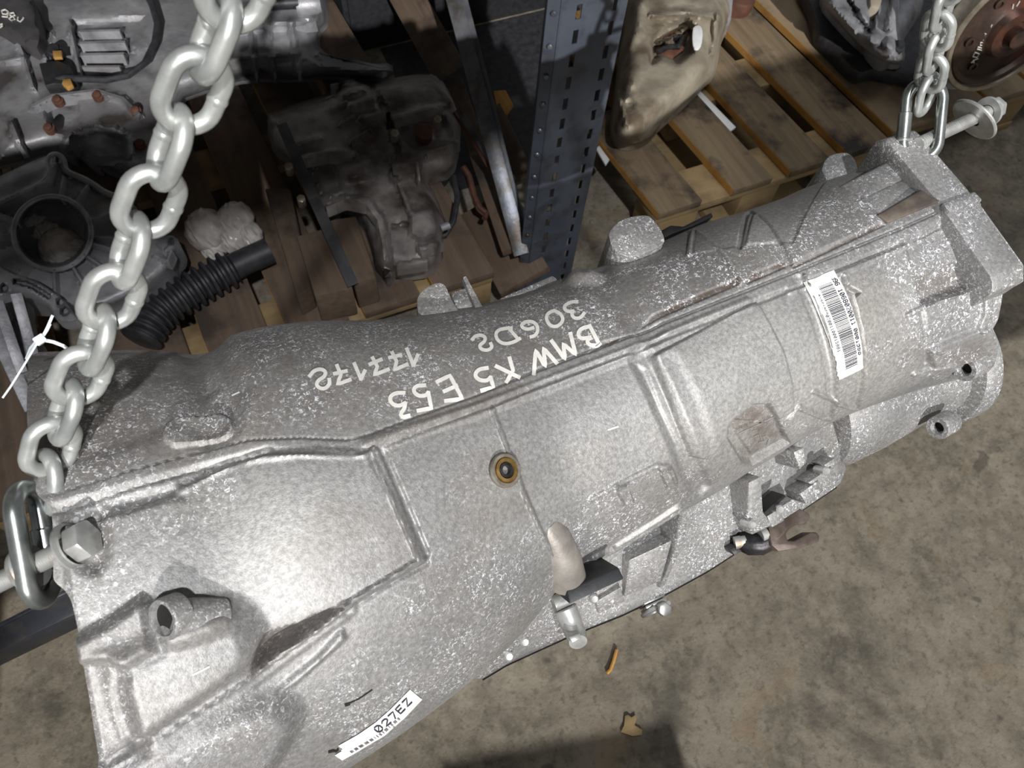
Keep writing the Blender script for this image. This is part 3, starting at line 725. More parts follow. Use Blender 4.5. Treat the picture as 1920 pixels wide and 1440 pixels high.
bm = bmesh.new(); b_tube(bm, [at_r(1377,1018,.528), at_r(1398,1014,.526)], .0045, 12); b_tube(bm, [at_r(1425,1004,.520), at_r(1436,1000,.520)], .005, 12); link('lever_nut', finish(bm), MT['rustybolt'], fk)
rib([(1368,1030),(1440,985),(1446,996),(1378,1042)], [.528]*4, .004, MT['blackmetal'], 'cover_strip', .0006)
# adapter cone and its flange at the tail
c0, c1 = Vector(at_r(1552,742,.545)), Vector(at_r(1735,662,.540)); c1.y, c1.z = c0.y+.002, c0.z
bm = bmesh.new(); b_lathe(bm, c0-XV*.03, XV, [(.030,0),(.052,.006),(.055,.02),(.054,.05),(.050,.09),(.049,c1.x-c0.x+.028),(.058,c1.x-c0.x+.032),(.060,c1.x-c0.x+.036),(.060,c1.x-c0.x+.046),(.040,c1.x-c0.x+.048)], 72)
MT['cast3'] = mat_mottle('smooth_cast_aluminium', rgb(138,139,141), rgb(162,162,163), 14, .55, .4, bscale=600, bd=.0004)
ad = link('adapter_cone', finish(bm), CA, gear)
# ------------------------------------------------------------------ cable tie
zt = thing('cable_tie', at_r(75, 635, .40), 'white nylon cable tie looped on the bell edge beside the chain', 'cable tie')
hp = [at_r(75, 637, .40)]
bm = bmesh.new(); b_box(bm, hp[0], (.0024,.0021,.0019), frame((.2,-.5,.8)).to_3x3(), .0006); link('tie_head', finish(bm), MT['nylon'], zt)
for q, w_ in (([(80,632),(90,612),(99,591)], .0007), ([(78,634),(88,619),(94,607)], .0008), ([(72,640),(48,680),(20,725),(5,746)], .0005)):
    bm = bmesh.new(); b_tube(bm, [at_r(x, y, .40) for x, y in q], w_, 6); link('tie_tail', finish(bm), MT['nylon'], zt)
bm = bmesh.new(); b_tube(bm, [at_r(x, y, r_) for x, y, r_ in ((80,637,.40),(100,641,.40),(118,648,.402),(130,657,.408),(136,672,.43))], .0009, 6); b_tube(bm, [at_r(x, y, r_) for x, y, r_ in ((70,638,.40),(58,652,.41),(50,672,.43))], .0008, 6)
link('tie_loop', finish(bm), MT['nylon'], zt)

# ------------------------------------------------------------------ chains
def b_link(bm, c, t, n, rc, half, r, seg=12, na=14):
    t = Vector(t).normalized(); n = Vector(n); n = (n-t*n.dot(t)).normalized(); s = t.cross(n); P = []
    for k in range(na+1):
        a = -math.pi/2+math.pi*k/na; P.append(Vector(c)+t*(half+rc*math.cos(a))+s*(rc*math.sin(a)))
    for k in range(na+1):
        a = math.pi/2+math.pi*k/na; P.append(Vector(c)+t*(-half+rc*math.cos(a))+s*(rc*math.sin(a)))
    b_tube(bm, P, r, seg, True)
    wp = Vector(c)+s*rc; return wp, t
def chain(name, cens, label, mat, phase, tw, rc, half, r):
    root = thing(name, cens[0], label, 'chain', 'galvanised lifting chains')
    for i, c in enumerate(cens):
        t = cens[min(i+1, len(cens)-1)]-cens[max(i-1, 0)]
        v = (Vector(CAM)-c).normalized(); t = t.normalized(); v = (v-t*v.dot(t)).normalized(); s = t.cross(v)
        a = tw + (math.pi/2 if (i+phase) % 2 else 0)
        bm = bmesh.new(); wp, tt_ = b_link(bm, c, t, v*math.cos(a)+s*math.sin(a), rc, half, r)
        b_tube(bm, [wp-tt_*.0014, wp-tt_*.0004, wp+tt_*.0004, wp+tt_*.0014], [r*1.0, r*1.09, r*1.09, r*1.0], 12)      # weld bead
        link('chain_link', finish(bm), mat, root)
    return root
LC = [(88,905,.392),(95,838,.384),(122,772,.3745),(150,705,.365),(180,637,.3555),(210,558,.345),(243,470,.3325),(280,380,.319),(318,277,.306),(361,172,.293),(402,68,.281),(448,-30,.270),(495,-140,.259)]
cs = [Vector(at_d(x, y, d*.86)) for x, y, d in LC]
for k in range(6): cs.append(cs[-1]*2-cs[-2])
ch1 = chain('lifting_chain', cs, 'thick pale chain rising across the left of the gearbox', MT['chain'], 1, .38, .0084, .0045, .0033)
RC = [(1737,178,.598),(1746,137,.582),(1752,98,.565),(1758,58,.548),(1768,14,.531),(1776,-34,.514)]
cs = [Vector(at_d(x, y, d*.865)) for x, y, d in RC]
for k in range(9): cs.append(cs[-1]*2-cs[-2])
ch2 = chain('lifting_chain', cs, 'thinner-looking chain hanging above the far end of the gearbox, at the right edge', MT['chain'], 1, -.42, .0080, .0053, .0028)
def quick_link(c, t, n, label, rc, half, r, side):
    root = thing('quick_link', c, label, 'quick link', 'threaded quick links at the chain ends')
    t = Vector(t).normalized(); n = Vector(n); n = (n-t*n.dot(t)).normalized(); s = t.cross(n)
    bm = bmesh.new(); b_link(bm, c, t, n, rc, half, r, 18, 18); link('link_body', finish(bm), MT['chain_dark'], root)
    m = Vector(c)+s*rc*side
    bm = bmesh.new(); b_lathe(bm, m-t*half*.95, t, [(r,0),(r*1.12,.0006),(r*1.22,.001),(r*1.22,half*1.3),(r*1.05,half*1.33),(r*.8,half*1.4)], 16); link('screw_sleeve', finish(bm), MT['chain_dark'], root)
    bm = bmesh.new(); b_lathe(bm, m-t*half*1.02, t, [(r*1.02,0),(r*1.16,.0004),(r*1.16,.0012),(r*1.02,.0016)], 16); link('collar', finish(bm), MT['zinc'], root)
    return root
c = Vector(at_d(62, 1020, .326)); tt_ = Vector(at_d(48, 945, .326))-Vector(at_d(76, 1098, .326))
quick_link(c, tt_, Vector((.93,-.10,.10)), 'large quick link around the bolt at the lower left, under the thick chain', .0100, .0138, .0041, 1)
c = Vector(at_d(1730, 226, .522)); tt_ = Vector(at_d(1738, 165, .519))-Vector(at_d(1726, 288, .525))
quick_link(c, tt_, Vector((-.45,-.60,.60)), 'quick link hanging on the long bolt at the far end of the gearbox', .0115, .0135, .0036, -1)
# long bolt with washer at the tail
lb_ = thing('eye_bolt', at_d(1770, 245, .527), 'long threaded bolt with a wide washer at the far end of the gearbox', 'bolt')
a0, a1 = Vector(at_d(1722, 270, .524)), Vector(at_d(1866, 203, .545)); ab = (a1-a0).normalized(); Lb = (a1-a0).length
prof = [(0,0),(.0045,0)]
for i in range(int((Lb-.004)/.0019)): prof += [(.0046, .0005+i*.0019), (.0046, .0010+i*.0019), (.0037, .00145+i*.0019), (.0037, .0017+i*.0019)]
prof += [(.0045, Lb), (0, Lb)]
bm = bmesh.new(); b_lathe(bm, a0, ab, prof, 18); link('threaded_shank', finish(bm, ang=20), MT['zinc'], lb_)
wc = Vector(at_d(1827, 224, .540)); wax = (ab+Vector((-.15,.10,.45))).normalized()
bm = bmesh.new(); b_lathe(bm, wc-wax*.0012, wax, [(.0048,0),(.0170,0),(.0178,.0008),(.0178,.0019),(.0170,.0026),(.0048,.0026)], 40); link('washer', finish(bm), MT['zinc'], lb_)
bm = bmesh.new(); b_lathe(bm, a1-ab*.008, ab, [(.005,0),(.0100,0),(.0102,.002),(.0082,.0035)], 24); b_hex(bm, a1-ab*.005, ab, .0135, .008); link('bolt_head', finish(bm, ang=25), MT['zinc'], lb_)
# ------------------------------------------------------------------ setting
k = NT('concrete_floor'); co = k.co.outputs['Object']
col = k.mix(k.ramp(k.noise(7, 8, .65), .36, .62), rgb(98,91,79), rgb(138,129,113))
col = k.mix(k.math('MULTIPLY', k.ramp(k.noise(26, 7, .7), .44, .62), .8), col, rgb(146,138,122))
col = k.mix(k.math('MULTIPLY', k.ramp(k.noise(70, 5, .7), .52, .66), .6), col, rgb(80,74,65))
col = k.mix(k.math('MULTIPLY', k.ramp(k.noise(4.3, 8, .7, .6), .55, .64), .5), col, rgb(70,67,62))
col = k.mix(k.math('MULTIPLY', k.ramp(k.noise(11, 3, .5), .68, .71), .6), col, rgb(64,59,54))
col = k.mix(k.math('MULTIPLY', k.ramp(k.noise(33, 6, .75, 1.5), .68, .71), .9), col, rgb(176,168,152))
col = k.mix(k.math('MULTIPLY', k.ramp(k.noise(6, 3), .6, .72), .35), col, rgb(150,122,86))
k.bump(k.noise(160, 5), .4, .002); floor_m = k.set(col, .82, 0)
bm = bmesh.new(); b_box(bm, (.4, .4, -.05), (3.4, 3.4, .05)); fl = link('floor', finish(bm), floor_m); fl['kind'] = 'structure'
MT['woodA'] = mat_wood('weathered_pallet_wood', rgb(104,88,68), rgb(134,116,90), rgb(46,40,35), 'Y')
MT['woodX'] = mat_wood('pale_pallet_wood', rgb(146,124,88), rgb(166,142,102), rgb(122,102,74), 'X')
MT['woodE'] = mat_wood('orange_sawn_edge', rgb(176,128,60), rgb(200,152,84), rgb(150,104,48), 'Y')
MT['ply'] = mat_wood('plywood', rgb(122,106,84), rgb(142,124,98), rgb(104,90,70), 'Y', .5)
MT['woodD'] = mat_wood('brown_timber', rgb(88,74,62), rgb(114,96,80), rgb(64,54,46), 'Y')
MT['steelD'] = mat_mottle('dark_painted_steel', rgb(74,76,84), rgb(98,100,108), 12, .5, .2, c2=rgb(110,108,104), s2=30)
MT['post'] = mat_mottle('blue_grey_painted_steel', rgb(72,78,90), rgb(88,95,107), 10, .42, .15, c2=rgb(64,67,75), s2=26, bump=.15)
MT['iron'] = mat_mottle('galvanised_angle', rgb(96,100,108), rgb(140,142,148), 16, .4, .6, c2=rgb(90,80,70), s2=20)
MT['oldcast'] = mat_mottle('dull_cast_aluminium', rgb(128,128,132), rgb(178,178,182), 18, .5, .35, c2=rgb(78,74,72), s2=9, bscale=120, bd=.003)
MT['oldcast2'] = mat_mottle('grimy_cast_aluminium', rgb(120,116,114), rgb(164,158,154), 22, .55, .3, c2=rgb(72,62,56), s2=9, bscale=120, bd=.003)
MT['beige'] = mat_mottle('dusty_cast_aluminium', rgb(132,123,108), rgb(166,157,139), 16, .65, .1, c2=rgb(96,84,68), s2=10, bscale=90, bd=.003)
MT['rust'] = mat_mottle('rusty_steel', rgb(78,52,42), rgb(104,68,52), 40, .7, .2)
MT['plastic'] = mat_mottle('dark_grey_plastic', rgb(58,57,60), rgb(78,76,78), 30, .5, 0)
MT['wrap'] = mat_mottle('crumpled_grey_plastic_film', rgb(176,170,166), rgb(212,206,200), 30, .22, 0, bscale=40, bd=.006, bump=.5)
MT['rubber'] = mat_mottle('black_rubber', rgb(38,38,42), rgb(58,58,62), 60, .5, 0)
MT['yellow'] = mat_mottle('ochre_plastic', rgb(160,120,60), rgb(180,140,80), 60, .5, 0)
MT['convert'] = mat_mottle('brown_lacquered_steel', rgb(56,44,39), rgb(86,69,60), 24, .35, .4, c2=rgb(104,58,42), s2=12)
MT['rim'] = mat_mottle('worn_steel_rim', rgb(150,140,124), rgb(184,176,160), 40, .35, .7)
MT['tile'] = mat_mottle('white_tag', rgb(224,226,226), rgb(236,238,238), 40, .5, 0)

def obx(name, x0, x1, y0, y1, z0, z1, mat, parent=None, bev=.003, label=None):
    bm = bmesh.new(); b_box(bm, ((x0+x1)/2, (y0+y1)/2, (z0+z1)/2), ((x1-x0)/2, (y1-y0)/2, (z1-z0)/2), None, bev)
    return link(name, finish(bm), mat, parent, label)
# unseen deck boards and a barrier, added to shade the shelf and floor
def struct(o): o['kind'] = 'structure'; return o
MT['board'] = mat_mottle('grey_chipboard', rgb(120,112,100), rgb(140,130,116), 60, .8)

def relief(name, outline, z, hgt, edge, thick, feats, mat, parent, step=9, sm=1, label=None, crest=True):
    """solid casting: outline on the level z, domed by hgt, with raised and sunk details, walls down by thick"""
    from mathutils.geometry import delaunay_2d_cdt
    ol = [tuple(p) for p in (smooth(list(outline)+[outline[0]], sm)[:-1] if sm else outline)]
    ol = dens(ol, step, True); n = len(ol); O = np.array(ol+[ol[0]])
    xs = np.arange(O[:,0].min()+step/2, O[:,0].max(), step); ys = np.arange(O[:,1].min()+step/2, O[:,1].max(), step)
    gx, gy = np.meshgrid(xs, ys); P = np.stack([gx.ravel(), gy.ravel()], -1); P = P + RNG.normal(0, step*.08, P.shape)
    def dist(P, Q):
        b = np.full(len(P), 1e9)
        for a, c in zip(Q[:-1], Q[1:]):
            e = c-a; L = e@e+1e-9; t = np.clip(((P-a)@e)/L, 0, 1); b = np.minimum(b, np.hypot(*(P-a-t[:,None]*e).T))
        return b
    def ins(P, Q):
        r_ = np.zeros(len(P), bool)
        for a, c in zip(Q[:-1], Q[1:]):
            k_ = (a[1] > P[:,1]) != (c[1] > P[:,1]); r_ ^= k_ & (P[:,0] < (c[0]-a[0])*(P[:,1]-a[1])/((c[1]-a[1]) or 1e-9)+a[0])
        return r_
    P = P[ins(P, O) & (dist(P, O) > step*.5)]
    A = np.vstack([O[:-1], P])
    vs, es, fs, _, _, _ = delaunay_2d_cdt([Vector(p) for p in A], [(i, (i+1) % n) for i in range(n)], [], 1, 1e-4)
    A = np.array([tuple(v) for v in vs]); d = dist(A, O)
    t = np.clip(d/edge, 0, 1); h = hgt*np.sqrt(np.clip(1-(1-t)**2, 0, 1))
    for f in feats:
        if f[0] == 'r': Q = np.array(f[1], float); dd = dist(A, Q); h = h + f[2]*sstep(f[3], f[3]*.35, dd)
        elif f[0] == 'p': Q = np.array(list(f[1])+[f[1][0]], float); dd = dist(A, Q); dd = np.where(ins(A, Q), -dd, dd); h = h + f[2]*sstep(f[3], -f[3], dd)
        elif f[0] == 'c': dd = np.hypot(A[:,0]-f[1][0], A[:,1]-f[1][1]); h = h + f[3]*sstep(f[2]+f[4], f[2]-f[4], dd)
        elif f[0] == 'o': dd = abs(np.hypot(A[:,0]-f[1][0], (A[:,1]-f[1][1])/f[5])-f[2]); h = h + f[3]*sstep(f[4], f[4]*.4, dd)
    V_ = [at_z(x, y, z+hh) for (x, y), hh in zip(A, h)]; F_ = [list(f) for f in fs]
    base = len(V_); low = [V_[i] for i in range(n)]
    V_ += [(p[0], p[1], min(thick, p[2]-.002)) for p in low]
    for i in range(n): F_.append([i, (i+1) % n, base+(i+1) % n, base+i])
    F_.append([base+i for i in range(n)][::-1])
    bm = bmesh.new(); vv = [bm.verts.new(tuple(map(float, q))) for q in V_]
    for f in F_:
        try: bm.faces.new([vv[i] for i in f])
        except Exception: pass
    o = link(name, finish(bm, ang=40), mat, parent, label)
    for f in feats:                                   # every cast rib also gets a crisp crest of its own
        if not crest or f[0] != 'r' or f[2] < .009: continue
        Q = np.array(dens(f[1], 14)); dd = np.clip(dist(Q, O)/edge, 0, 1); hh = hgt*np.sqrt(np.clip(1-(1-dd)**2, 0, 1))+f[2]*.95
        P0 = [Vector(at_z(x, y, z+h_)) for (x, y), h_ in zip(Q, hh)]; wd = f[3]*.00042; bm = bmesh.new(); rows = []
        for i_, p_ in enumerate(P0):
            t_ = (P0[min(i_+1, len(P0)-1)]-P0[max(i_-1, 0)]); t_ = Vector((t_.x, t_.y, 0)).normalized(); s_ = Vector((-t_.y, t_.x, 0))
            rows.append([bm.verts.new(p_+s_*a_*wd+Vector((0, 0, b_))) for a_, b_ in ((-1.25, -.022), (-.8, .002), (.8, .002), (1.25, -.022))])
        for A_, B_ in zip(rows[:-1], rows[1:]):
            for i_ in range(4): bm.faces.new((A_[i_], A_[(i_+1) % 4], B_[(i_+1) % 4], B_[i_]))
        bm.faces.new(rows[0]); bm.faces.new(rows[-1][::-1])
        link('rib', finish(bm, ang=30), mat, parent)
    return o
def zt_(px, z, name, th, mat, parent, bev=.002, label=None):
    return obj_prism(name, [at_z(x, y, z) for x, y in px], (0, 0, -th), mat, parent, bev, label)
def ztube(pts, r, name, mat, parent, seg=8):
    return obj_tube(name, [at_z(x, y, z) for x, y, z in pts], r, mat, parent, seg)

# pallets -----------------------------------------------------------
def pallet(name, boards, y0, y1, label, ang=95., matb=None, zt=.144, front=None, blocks=None):
    root = thing(name, ((boards[0][0]+boards[-1][1])/2, (y0+y1)/2, 0), label, 'pallet')
    xa, xb = boards[0][0], boards[-1][1]; sh = -math.tan(math.radians(ang-90))
    for i, (b0, b1, *ye) in enumerate(boards):
        L = (ye[0] if ye else y1)-y0; q = [(b0, y0), (b1, y0), (b1+sh*L, y0+L), (b0+sh*L, y0+L)]
        o = obj_prism('deck_board', [(x, y, zt) for x, y in q], (0, 0, -.020), matb or MT['woodA'], root, .002)
        o2 = obj_prism('sawn_edge', [(b0-.0006, y0+.002, zt-.0015), (b0-.0006+sh*L, y0+L, zt-.0015), (b0-.0006+sh*L, y0+L, zt-.019), (b0-.0006, y0+.002, zt-.019)], (.003, 0, 0), MT['woodE'], o, 0)
    for yy in (y0+.005, (y0+y1)/2-.05, y1-.105):
        s2 = sh*(yy-y0); xa = boards[1][0] if (len(boards[0]) > 2 and yy > y0+.2) else boards[0][0]
        obx('cross_board', xa+s2, xb+s2, yy, yy+.10, zt-.042, zt-.0205, MT['woodX'], root)
        for xx in ((blocks or (xa, (xa+xb)/2-.05, xb-.1))[1:] if len(boards[0]) > 2 and yy > y0+.2 else blocks or (xa, (xa+xb)/2-.05, xb-.1)):
            obx('block', xx+s2, xx+s2+.10, yy+.004, yy+.096, zt-.122, zt-.0425, MT['woodX'], root)
    for xx in (xa, (xa+xb)/2-.05, xb-.1):
        obj_prism('skid', [(xx, y0+.004, .0215), (xx+.1, y0+.004, .0215), (xx+.1+sh*(y1-y0), y1, .0215), (xx+sh*(y1-y0), y1, .0215)], (0, 0, -.021), MT['woodX'], root, .002)
    return root
pallet('pallet', [(.765,.868,1.12),(.946,1.045),(1.092,1.196),(1.243,1.358)], .815, 1.45, 'weathered slatted pallet on the floor right of the blue grey shelf post', 95.5, blocks=(.78, .99, 1.24))
pallet('pallet', [(1.383,1.66),(1.672,1.80),(1.815,1.98),(2.0,2.2)], .835, 1.95, 'broad-boarded pallet under the gearboxes at the far right', 95.5, matb=MT['ply'])
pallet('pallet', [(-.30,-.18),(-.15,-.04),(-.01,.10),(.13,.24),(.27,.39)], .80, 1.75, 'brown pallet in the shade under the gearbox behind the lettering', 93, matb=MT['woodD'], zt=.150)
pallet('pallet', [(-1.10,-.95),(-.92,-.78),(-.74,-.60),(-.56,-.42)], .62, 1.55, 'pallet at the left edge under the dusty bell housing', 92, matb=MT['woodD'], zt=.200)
zz = thing('plastic_strip', at_z(1340,205,.13), 'pale plastic strip lying in a gap of the slatted pallet', 'strip')
zt_([(1294,168),(1306,163),(1380,238),(1366,248)], .142, 'strip', .006, MT['tile'], zz, .001)
zz = thing('plastic_strip', at_z(1125,290,.13), 'short pale strip beside the foot of the shelf post', 'strip')
zt_([(1117,277),(1124,273),(1143,299),(1136,309)], .135, 'strip', .006, MT['tile'], zz, .001)

# perforated shelf post -----------------------------------------------
PYp = .815
pl = [at_y(1056,0,PYp), at_y(993,490,PYp)]; pr = [at_y(1177,0,PYp), at_y(1079,470,PYp)]
xL = (pl[0][0]+pl[1][0])/2; xR = (pr[0][0]+pr[1][0])/2
post = thing('shelf_post', (xL, PYp, 0), 'blue grey perforated steel shelf post rising behind the gearbox', 'shelf post')
# web built as strips around two rows of slots so that the slots are real openings
Wp = xR-xL; r1, r2 = xL+Wp*.26, xL+Wp*.80; sw = .0042
zs = np.arange(.03, .93, .040)
def slotted(name, x0, x1, rows, y, par):
    bm = bmesh.new(); th = .002
    edges = [x0]+sum([[c-sw, c+sw] for c in rows], [])+[x1]
    for i in range(0, len(edges), 2): b_box(bm, ((edges[i]+edges[i+1])/2, y, .475), ((edges[i+1]-edges[i])/2, th/2, .475))
    for c in rows:
        z0 = 0
        for z in list(zs)+[.95]:
            z1 = z-.0115 if z < .94 else .95
            if z1 > z0: b_box(bm, (c, y, (z0+z1)/2), (sw, th/2, (z1-z0)/2))
            z0 = z+.0115
    return link(name, finish(bm), MT['post'], par)
slotted('front_flange', xL, xR, [r1, r2], PYp, post)
obx('side_flange', xL-.002, xL, PYp-.001, PYp+.045, 0, .95, MT['post'], post, .0005)
bm = bmesh.new(); b_prism(bm, [(xL, PYp, 0), (xL-.016, PYp+.012, 0), (xL-.016, PYp+.014, 0), (xL, PYp+.002, 0)], (0, 0, .95)); fl2 = link('folded_edge', finish(bm), MT['post'], post)
for z in np.arange(.10, .9, .052):
    bm = bmesh.new(); b_lathe(bm, (xL-.009, PYp+.005, z), (-.55, -.83, .0), [(.0042,0),(.0042,.0015),(.003,.003),(0,.0034)], 12); link('rivet', finish(bm), MT['iron'], fl2)
obx('back_flange', xR-.002, xR, PYp+.002, PYp+.03, 0, .95, MT['post'], post, .0005)
sd = struct(obx('shade_board_1', -2.2, 1.0, .80, 2.6, .95, .975, MT['board'], None)); struct(obx('shade_board_5', -2.2, .75, .05, 2.6, 1.60, 1.63, MT['board'], None))  # unseen decks, added to keep overhead light off the shelf
t = thing('dark_box', (.68, 1.95, 0), 'added black box that darkens the gap behind the shelf post', 'bin')  # dark box added to black out the lit floor behind the post
for nm, x0, x1, y0, y1, z0, z1 in (('side', .36, .375, 1.66, 2.3, 0, .34), ('side', 1.0, 1.015, 1.66, 2.3, 0, .34), ('front', .375, 1.0, 1.66, 1.675, 0, .34), ('back', .375, 1.0, 2.285, 2.3, 0, .34), ('bottom', .375, 1.0, 1.675, 2.285, 0, .015)):
    obx(nm, x0, x1, y0, y1, z0, z1, MT['blackplastic'], t)
t = thing('dark_sheet', (.72, 1.4, 0), 'added black sheet that darkens the floor behind the slatted pallet, left of its boards', 'mat')  # dark sheet added to black out sunlit floor
obx('mat', .44, 1.0, 1.14, 1.655, .0001, .0006, MT['rubber'], t, 0)
# diagonal braces and planks behind the post
def bar(p0, p1, z0, z1, w_, th, name, mat, par, bev=.001):
    a, b = Vector(at_z(*p0, z0)), Vector(at_z(*p1, z1)); t = (b-a); L = t.length; t.normalize()
    n = (Vector(CAM)-(a+b)/2); n = (n-t*n.dot(t)).normalized(); s = t.cross(n)
    Fm = Matrix((t, s, n)).transposed(); bm = bmesh.new(); b_box(bm, (a+b)/2, (L/2, w_/2, th/2), Fm, bev); return link(name, finish(bm), mat, par)
br = thing('angle_bar', at_z(915,235,.3), 'long dark steel angle bar leaning between the shaded gearbox and the post', 'bar')
bar((846,-20), (978,478), .42, .16, .030, .004, 'flange', MT['iron'], br); bar((866,-20), (992,470), .42, .15, .012, .012, 'lip', MT['steelD'], br)
br = thing('angle_bar', at_z(900,300,.3), 'thin rusty bar lying beside the brown plank', 'bar')
bar((858,205), (1003,432), .26, .17, .012, .004, 'flange', MT['iron'], br); bar((851,212), (996,438), .255, .165, .006, .010, 'lip', MT['rust'], br)
for p0, p1, z0, z1, w_, lab in (((752,-25),(842,135),.22,.2,.075,'grey brown plank running up to the top edge behind the shaded gearbox'), ((850,150),(960,470),.15,.15,.04,'narrow plank in the shade along the angle bar'),
                      ((905,385),(985,530),.10,.10,.11,'tan plank end on the floor left of the post foot'), ((925,205),(985,330),.08,.08,.04,'dark plank in the gap between bar and post')):
    t = thing('plank', at_z((p0[0]+p1[0])/2, (p0[1]+p1[1])/2, z0), lab, 'plank'); bar(p0, p1, z0, z1, w_, .02, 'board', MT['woodD'], t, .002)
t = thing('cardboard_scrap', at_z(940,195,.1), 'small ochre scrap in the dark gap beside the angle bar', 'scrap'); zt_([(925,170),(948,168),(963,195),(950,215),(932,205)], .06, 'sheet', .01, MT['woodE'], t)

# upper left gearbox -----------------------------------------------
ga = thing('gearbox', at_z(300,120,.15), 'silver ribbed gearbox at the top left with a black cable', 'gearbox')
relief('housing', [(-30,-40),(180,-40),(400,-40),(610,-40),(618,40),(598,62),(600,95),(640,112),(700,120),(736,118),(738,140),(690,150),(610,142),(560,150),(470,148),(400,165),(330,190),(318,300),(290,330),(230,335),(150,300),(100,285),(50,300),(-30,318)], .16, .10, 45, .152,
    [('r',[(0,116),(45,108),(62,165)],.012,7),('r',[(45,108),(30,70)],.012,7),('r',[(95,62),(78,95),(85,110)],.01,8),('p',[(128,40),(270,35),(285,135),(150,142)],-.012,8),
     ('r',[(150,60),(225,58)],.016,9),('r',[(150,82),(235,80)],.016,9),('r',[(152,104),(232,102)],.016,9),('r',[(155,126),(225,126)],.014,8),('r',[(128,40),(150,142)],.014,7),
     ('c',(260,82),16,.014,5),('c',(225,85),9,.012,4),('r',[(380,60),(470,50),(590,40)],.016,10),('r',[(360,120),(450,110),(560,100)],.012,8),('r',[(470,50),(480,140)],.012,7),('r',[(500,45),(515,140)],.012,7),('r',[(545,40),(560,135)],.016,9),
     ('p',[(380,10),(600,0),(605,35),(480,50)],.015,8),('o',(185,275),62,.016,9,.62),('p',[(135,255),(180,240),(235,262),(240,300),(150,300)],-.05,8),('c',(120,215),30,-.025,8),('r',[(60,200),(100,180),(180,170),(230,185),(260,215)],.014,10),
     ('r',[(20,230),(40,280)],.015,9),('r',[(330,230),(325,300)],.012,8),('r',[(600,100),(720,128)],.02,12)], MT['oldcast'], ga, 6)
pn = relief('sump', [(-30,-20),(60,-10),(72,30),(82,60),(75,92),(50,85),(0,50),(-30,35)], .29, .02, 10, .26, [], MT['plastic'], ga, 9, label='dark plastic cover with white handwriting')
for L in ([(3,20),(10,18),(16,22),(12,27),(5,26),(3,20)], [(16,22),(14,32),(4,31)], [(19,25),(26,24),(28,29),(22,31),(17,35),(22,39),(28,36),(25,31),(19,29),(19,25)], [(34,32),(33,38),(38,41),(43,36),(44,33)], [(5,45),(0,46),(4,49),(0,52)]):
    ztube([(x, y, .312) for x, y in L], .0014, 'white_mark', MT['paint'], ga, 6)
ztube([(108,150,.285),(125,146,.29),(150,148,.29),(200,150,.285),(240,142,.29),(272,118,.29),(290,80,.29),(295,45,.29),(285,10,.29),(270,-20,.28)], .0062, 'cable', MT['rubber'], ga, 10)
o = zt_([(72,118),(108,112),(130,122),(142,148),(128,158),(100,156),(84,160)], .290, 'plug', .03, MT['blackplastic'], ga, .003)
zt_([(118,148),(132,146),(136,158),(124,164),(115,156)], .296, 'plug_insert', .01, MT['yellow'], o, .002)
p_ = Vector(at_z(106,100,.272)); bm = bmesh.new(); b_lathe(bm, p_, (0,-.3,.95), [(.014,-.01),(.014,.012),(.010,.014),(.010,.018),(0,.0185)], 18); o = link('socket', finish(bm), MT['blackplastic'], ga)
zt_([(98,95),(115,94),(116,107),(100,108)], .296, 'socket_insert', .006, MT['yellow'], o, .001)
for x, y in ((108,188),(183,180),(255,208),(92,240),(262,270)):
    p_ = Vector(at_z(x,y,.27)); bm = bmesh.new(); b_lathe(bm, p_, (0,-.3,.95), [(.010,-.01),(.010,.002),(0,.003)], 16); b_hex(bm, p_, (0,-.3,.95), .013, .008); link('bolt', finish(bm), MT['rust'], ga)
bm = bmesh.new(); b_tube(bm, [at_z(492,8,.30), at_z(560,4,.30)], .013, 16); link('rod', finish(bm), MT['rubber'], ga)
bm = bmesh.new(); b_lathe(bm, at_z(555,10,.29), at_z(620,4,.29)-at_z(555,10,.29), [(.0,0),(.020,0),(.022,.01),(.022,.04),(.018,.05),(0,.05)], 20); link('coupling', finish(bm), MT['oldcast'], ga)

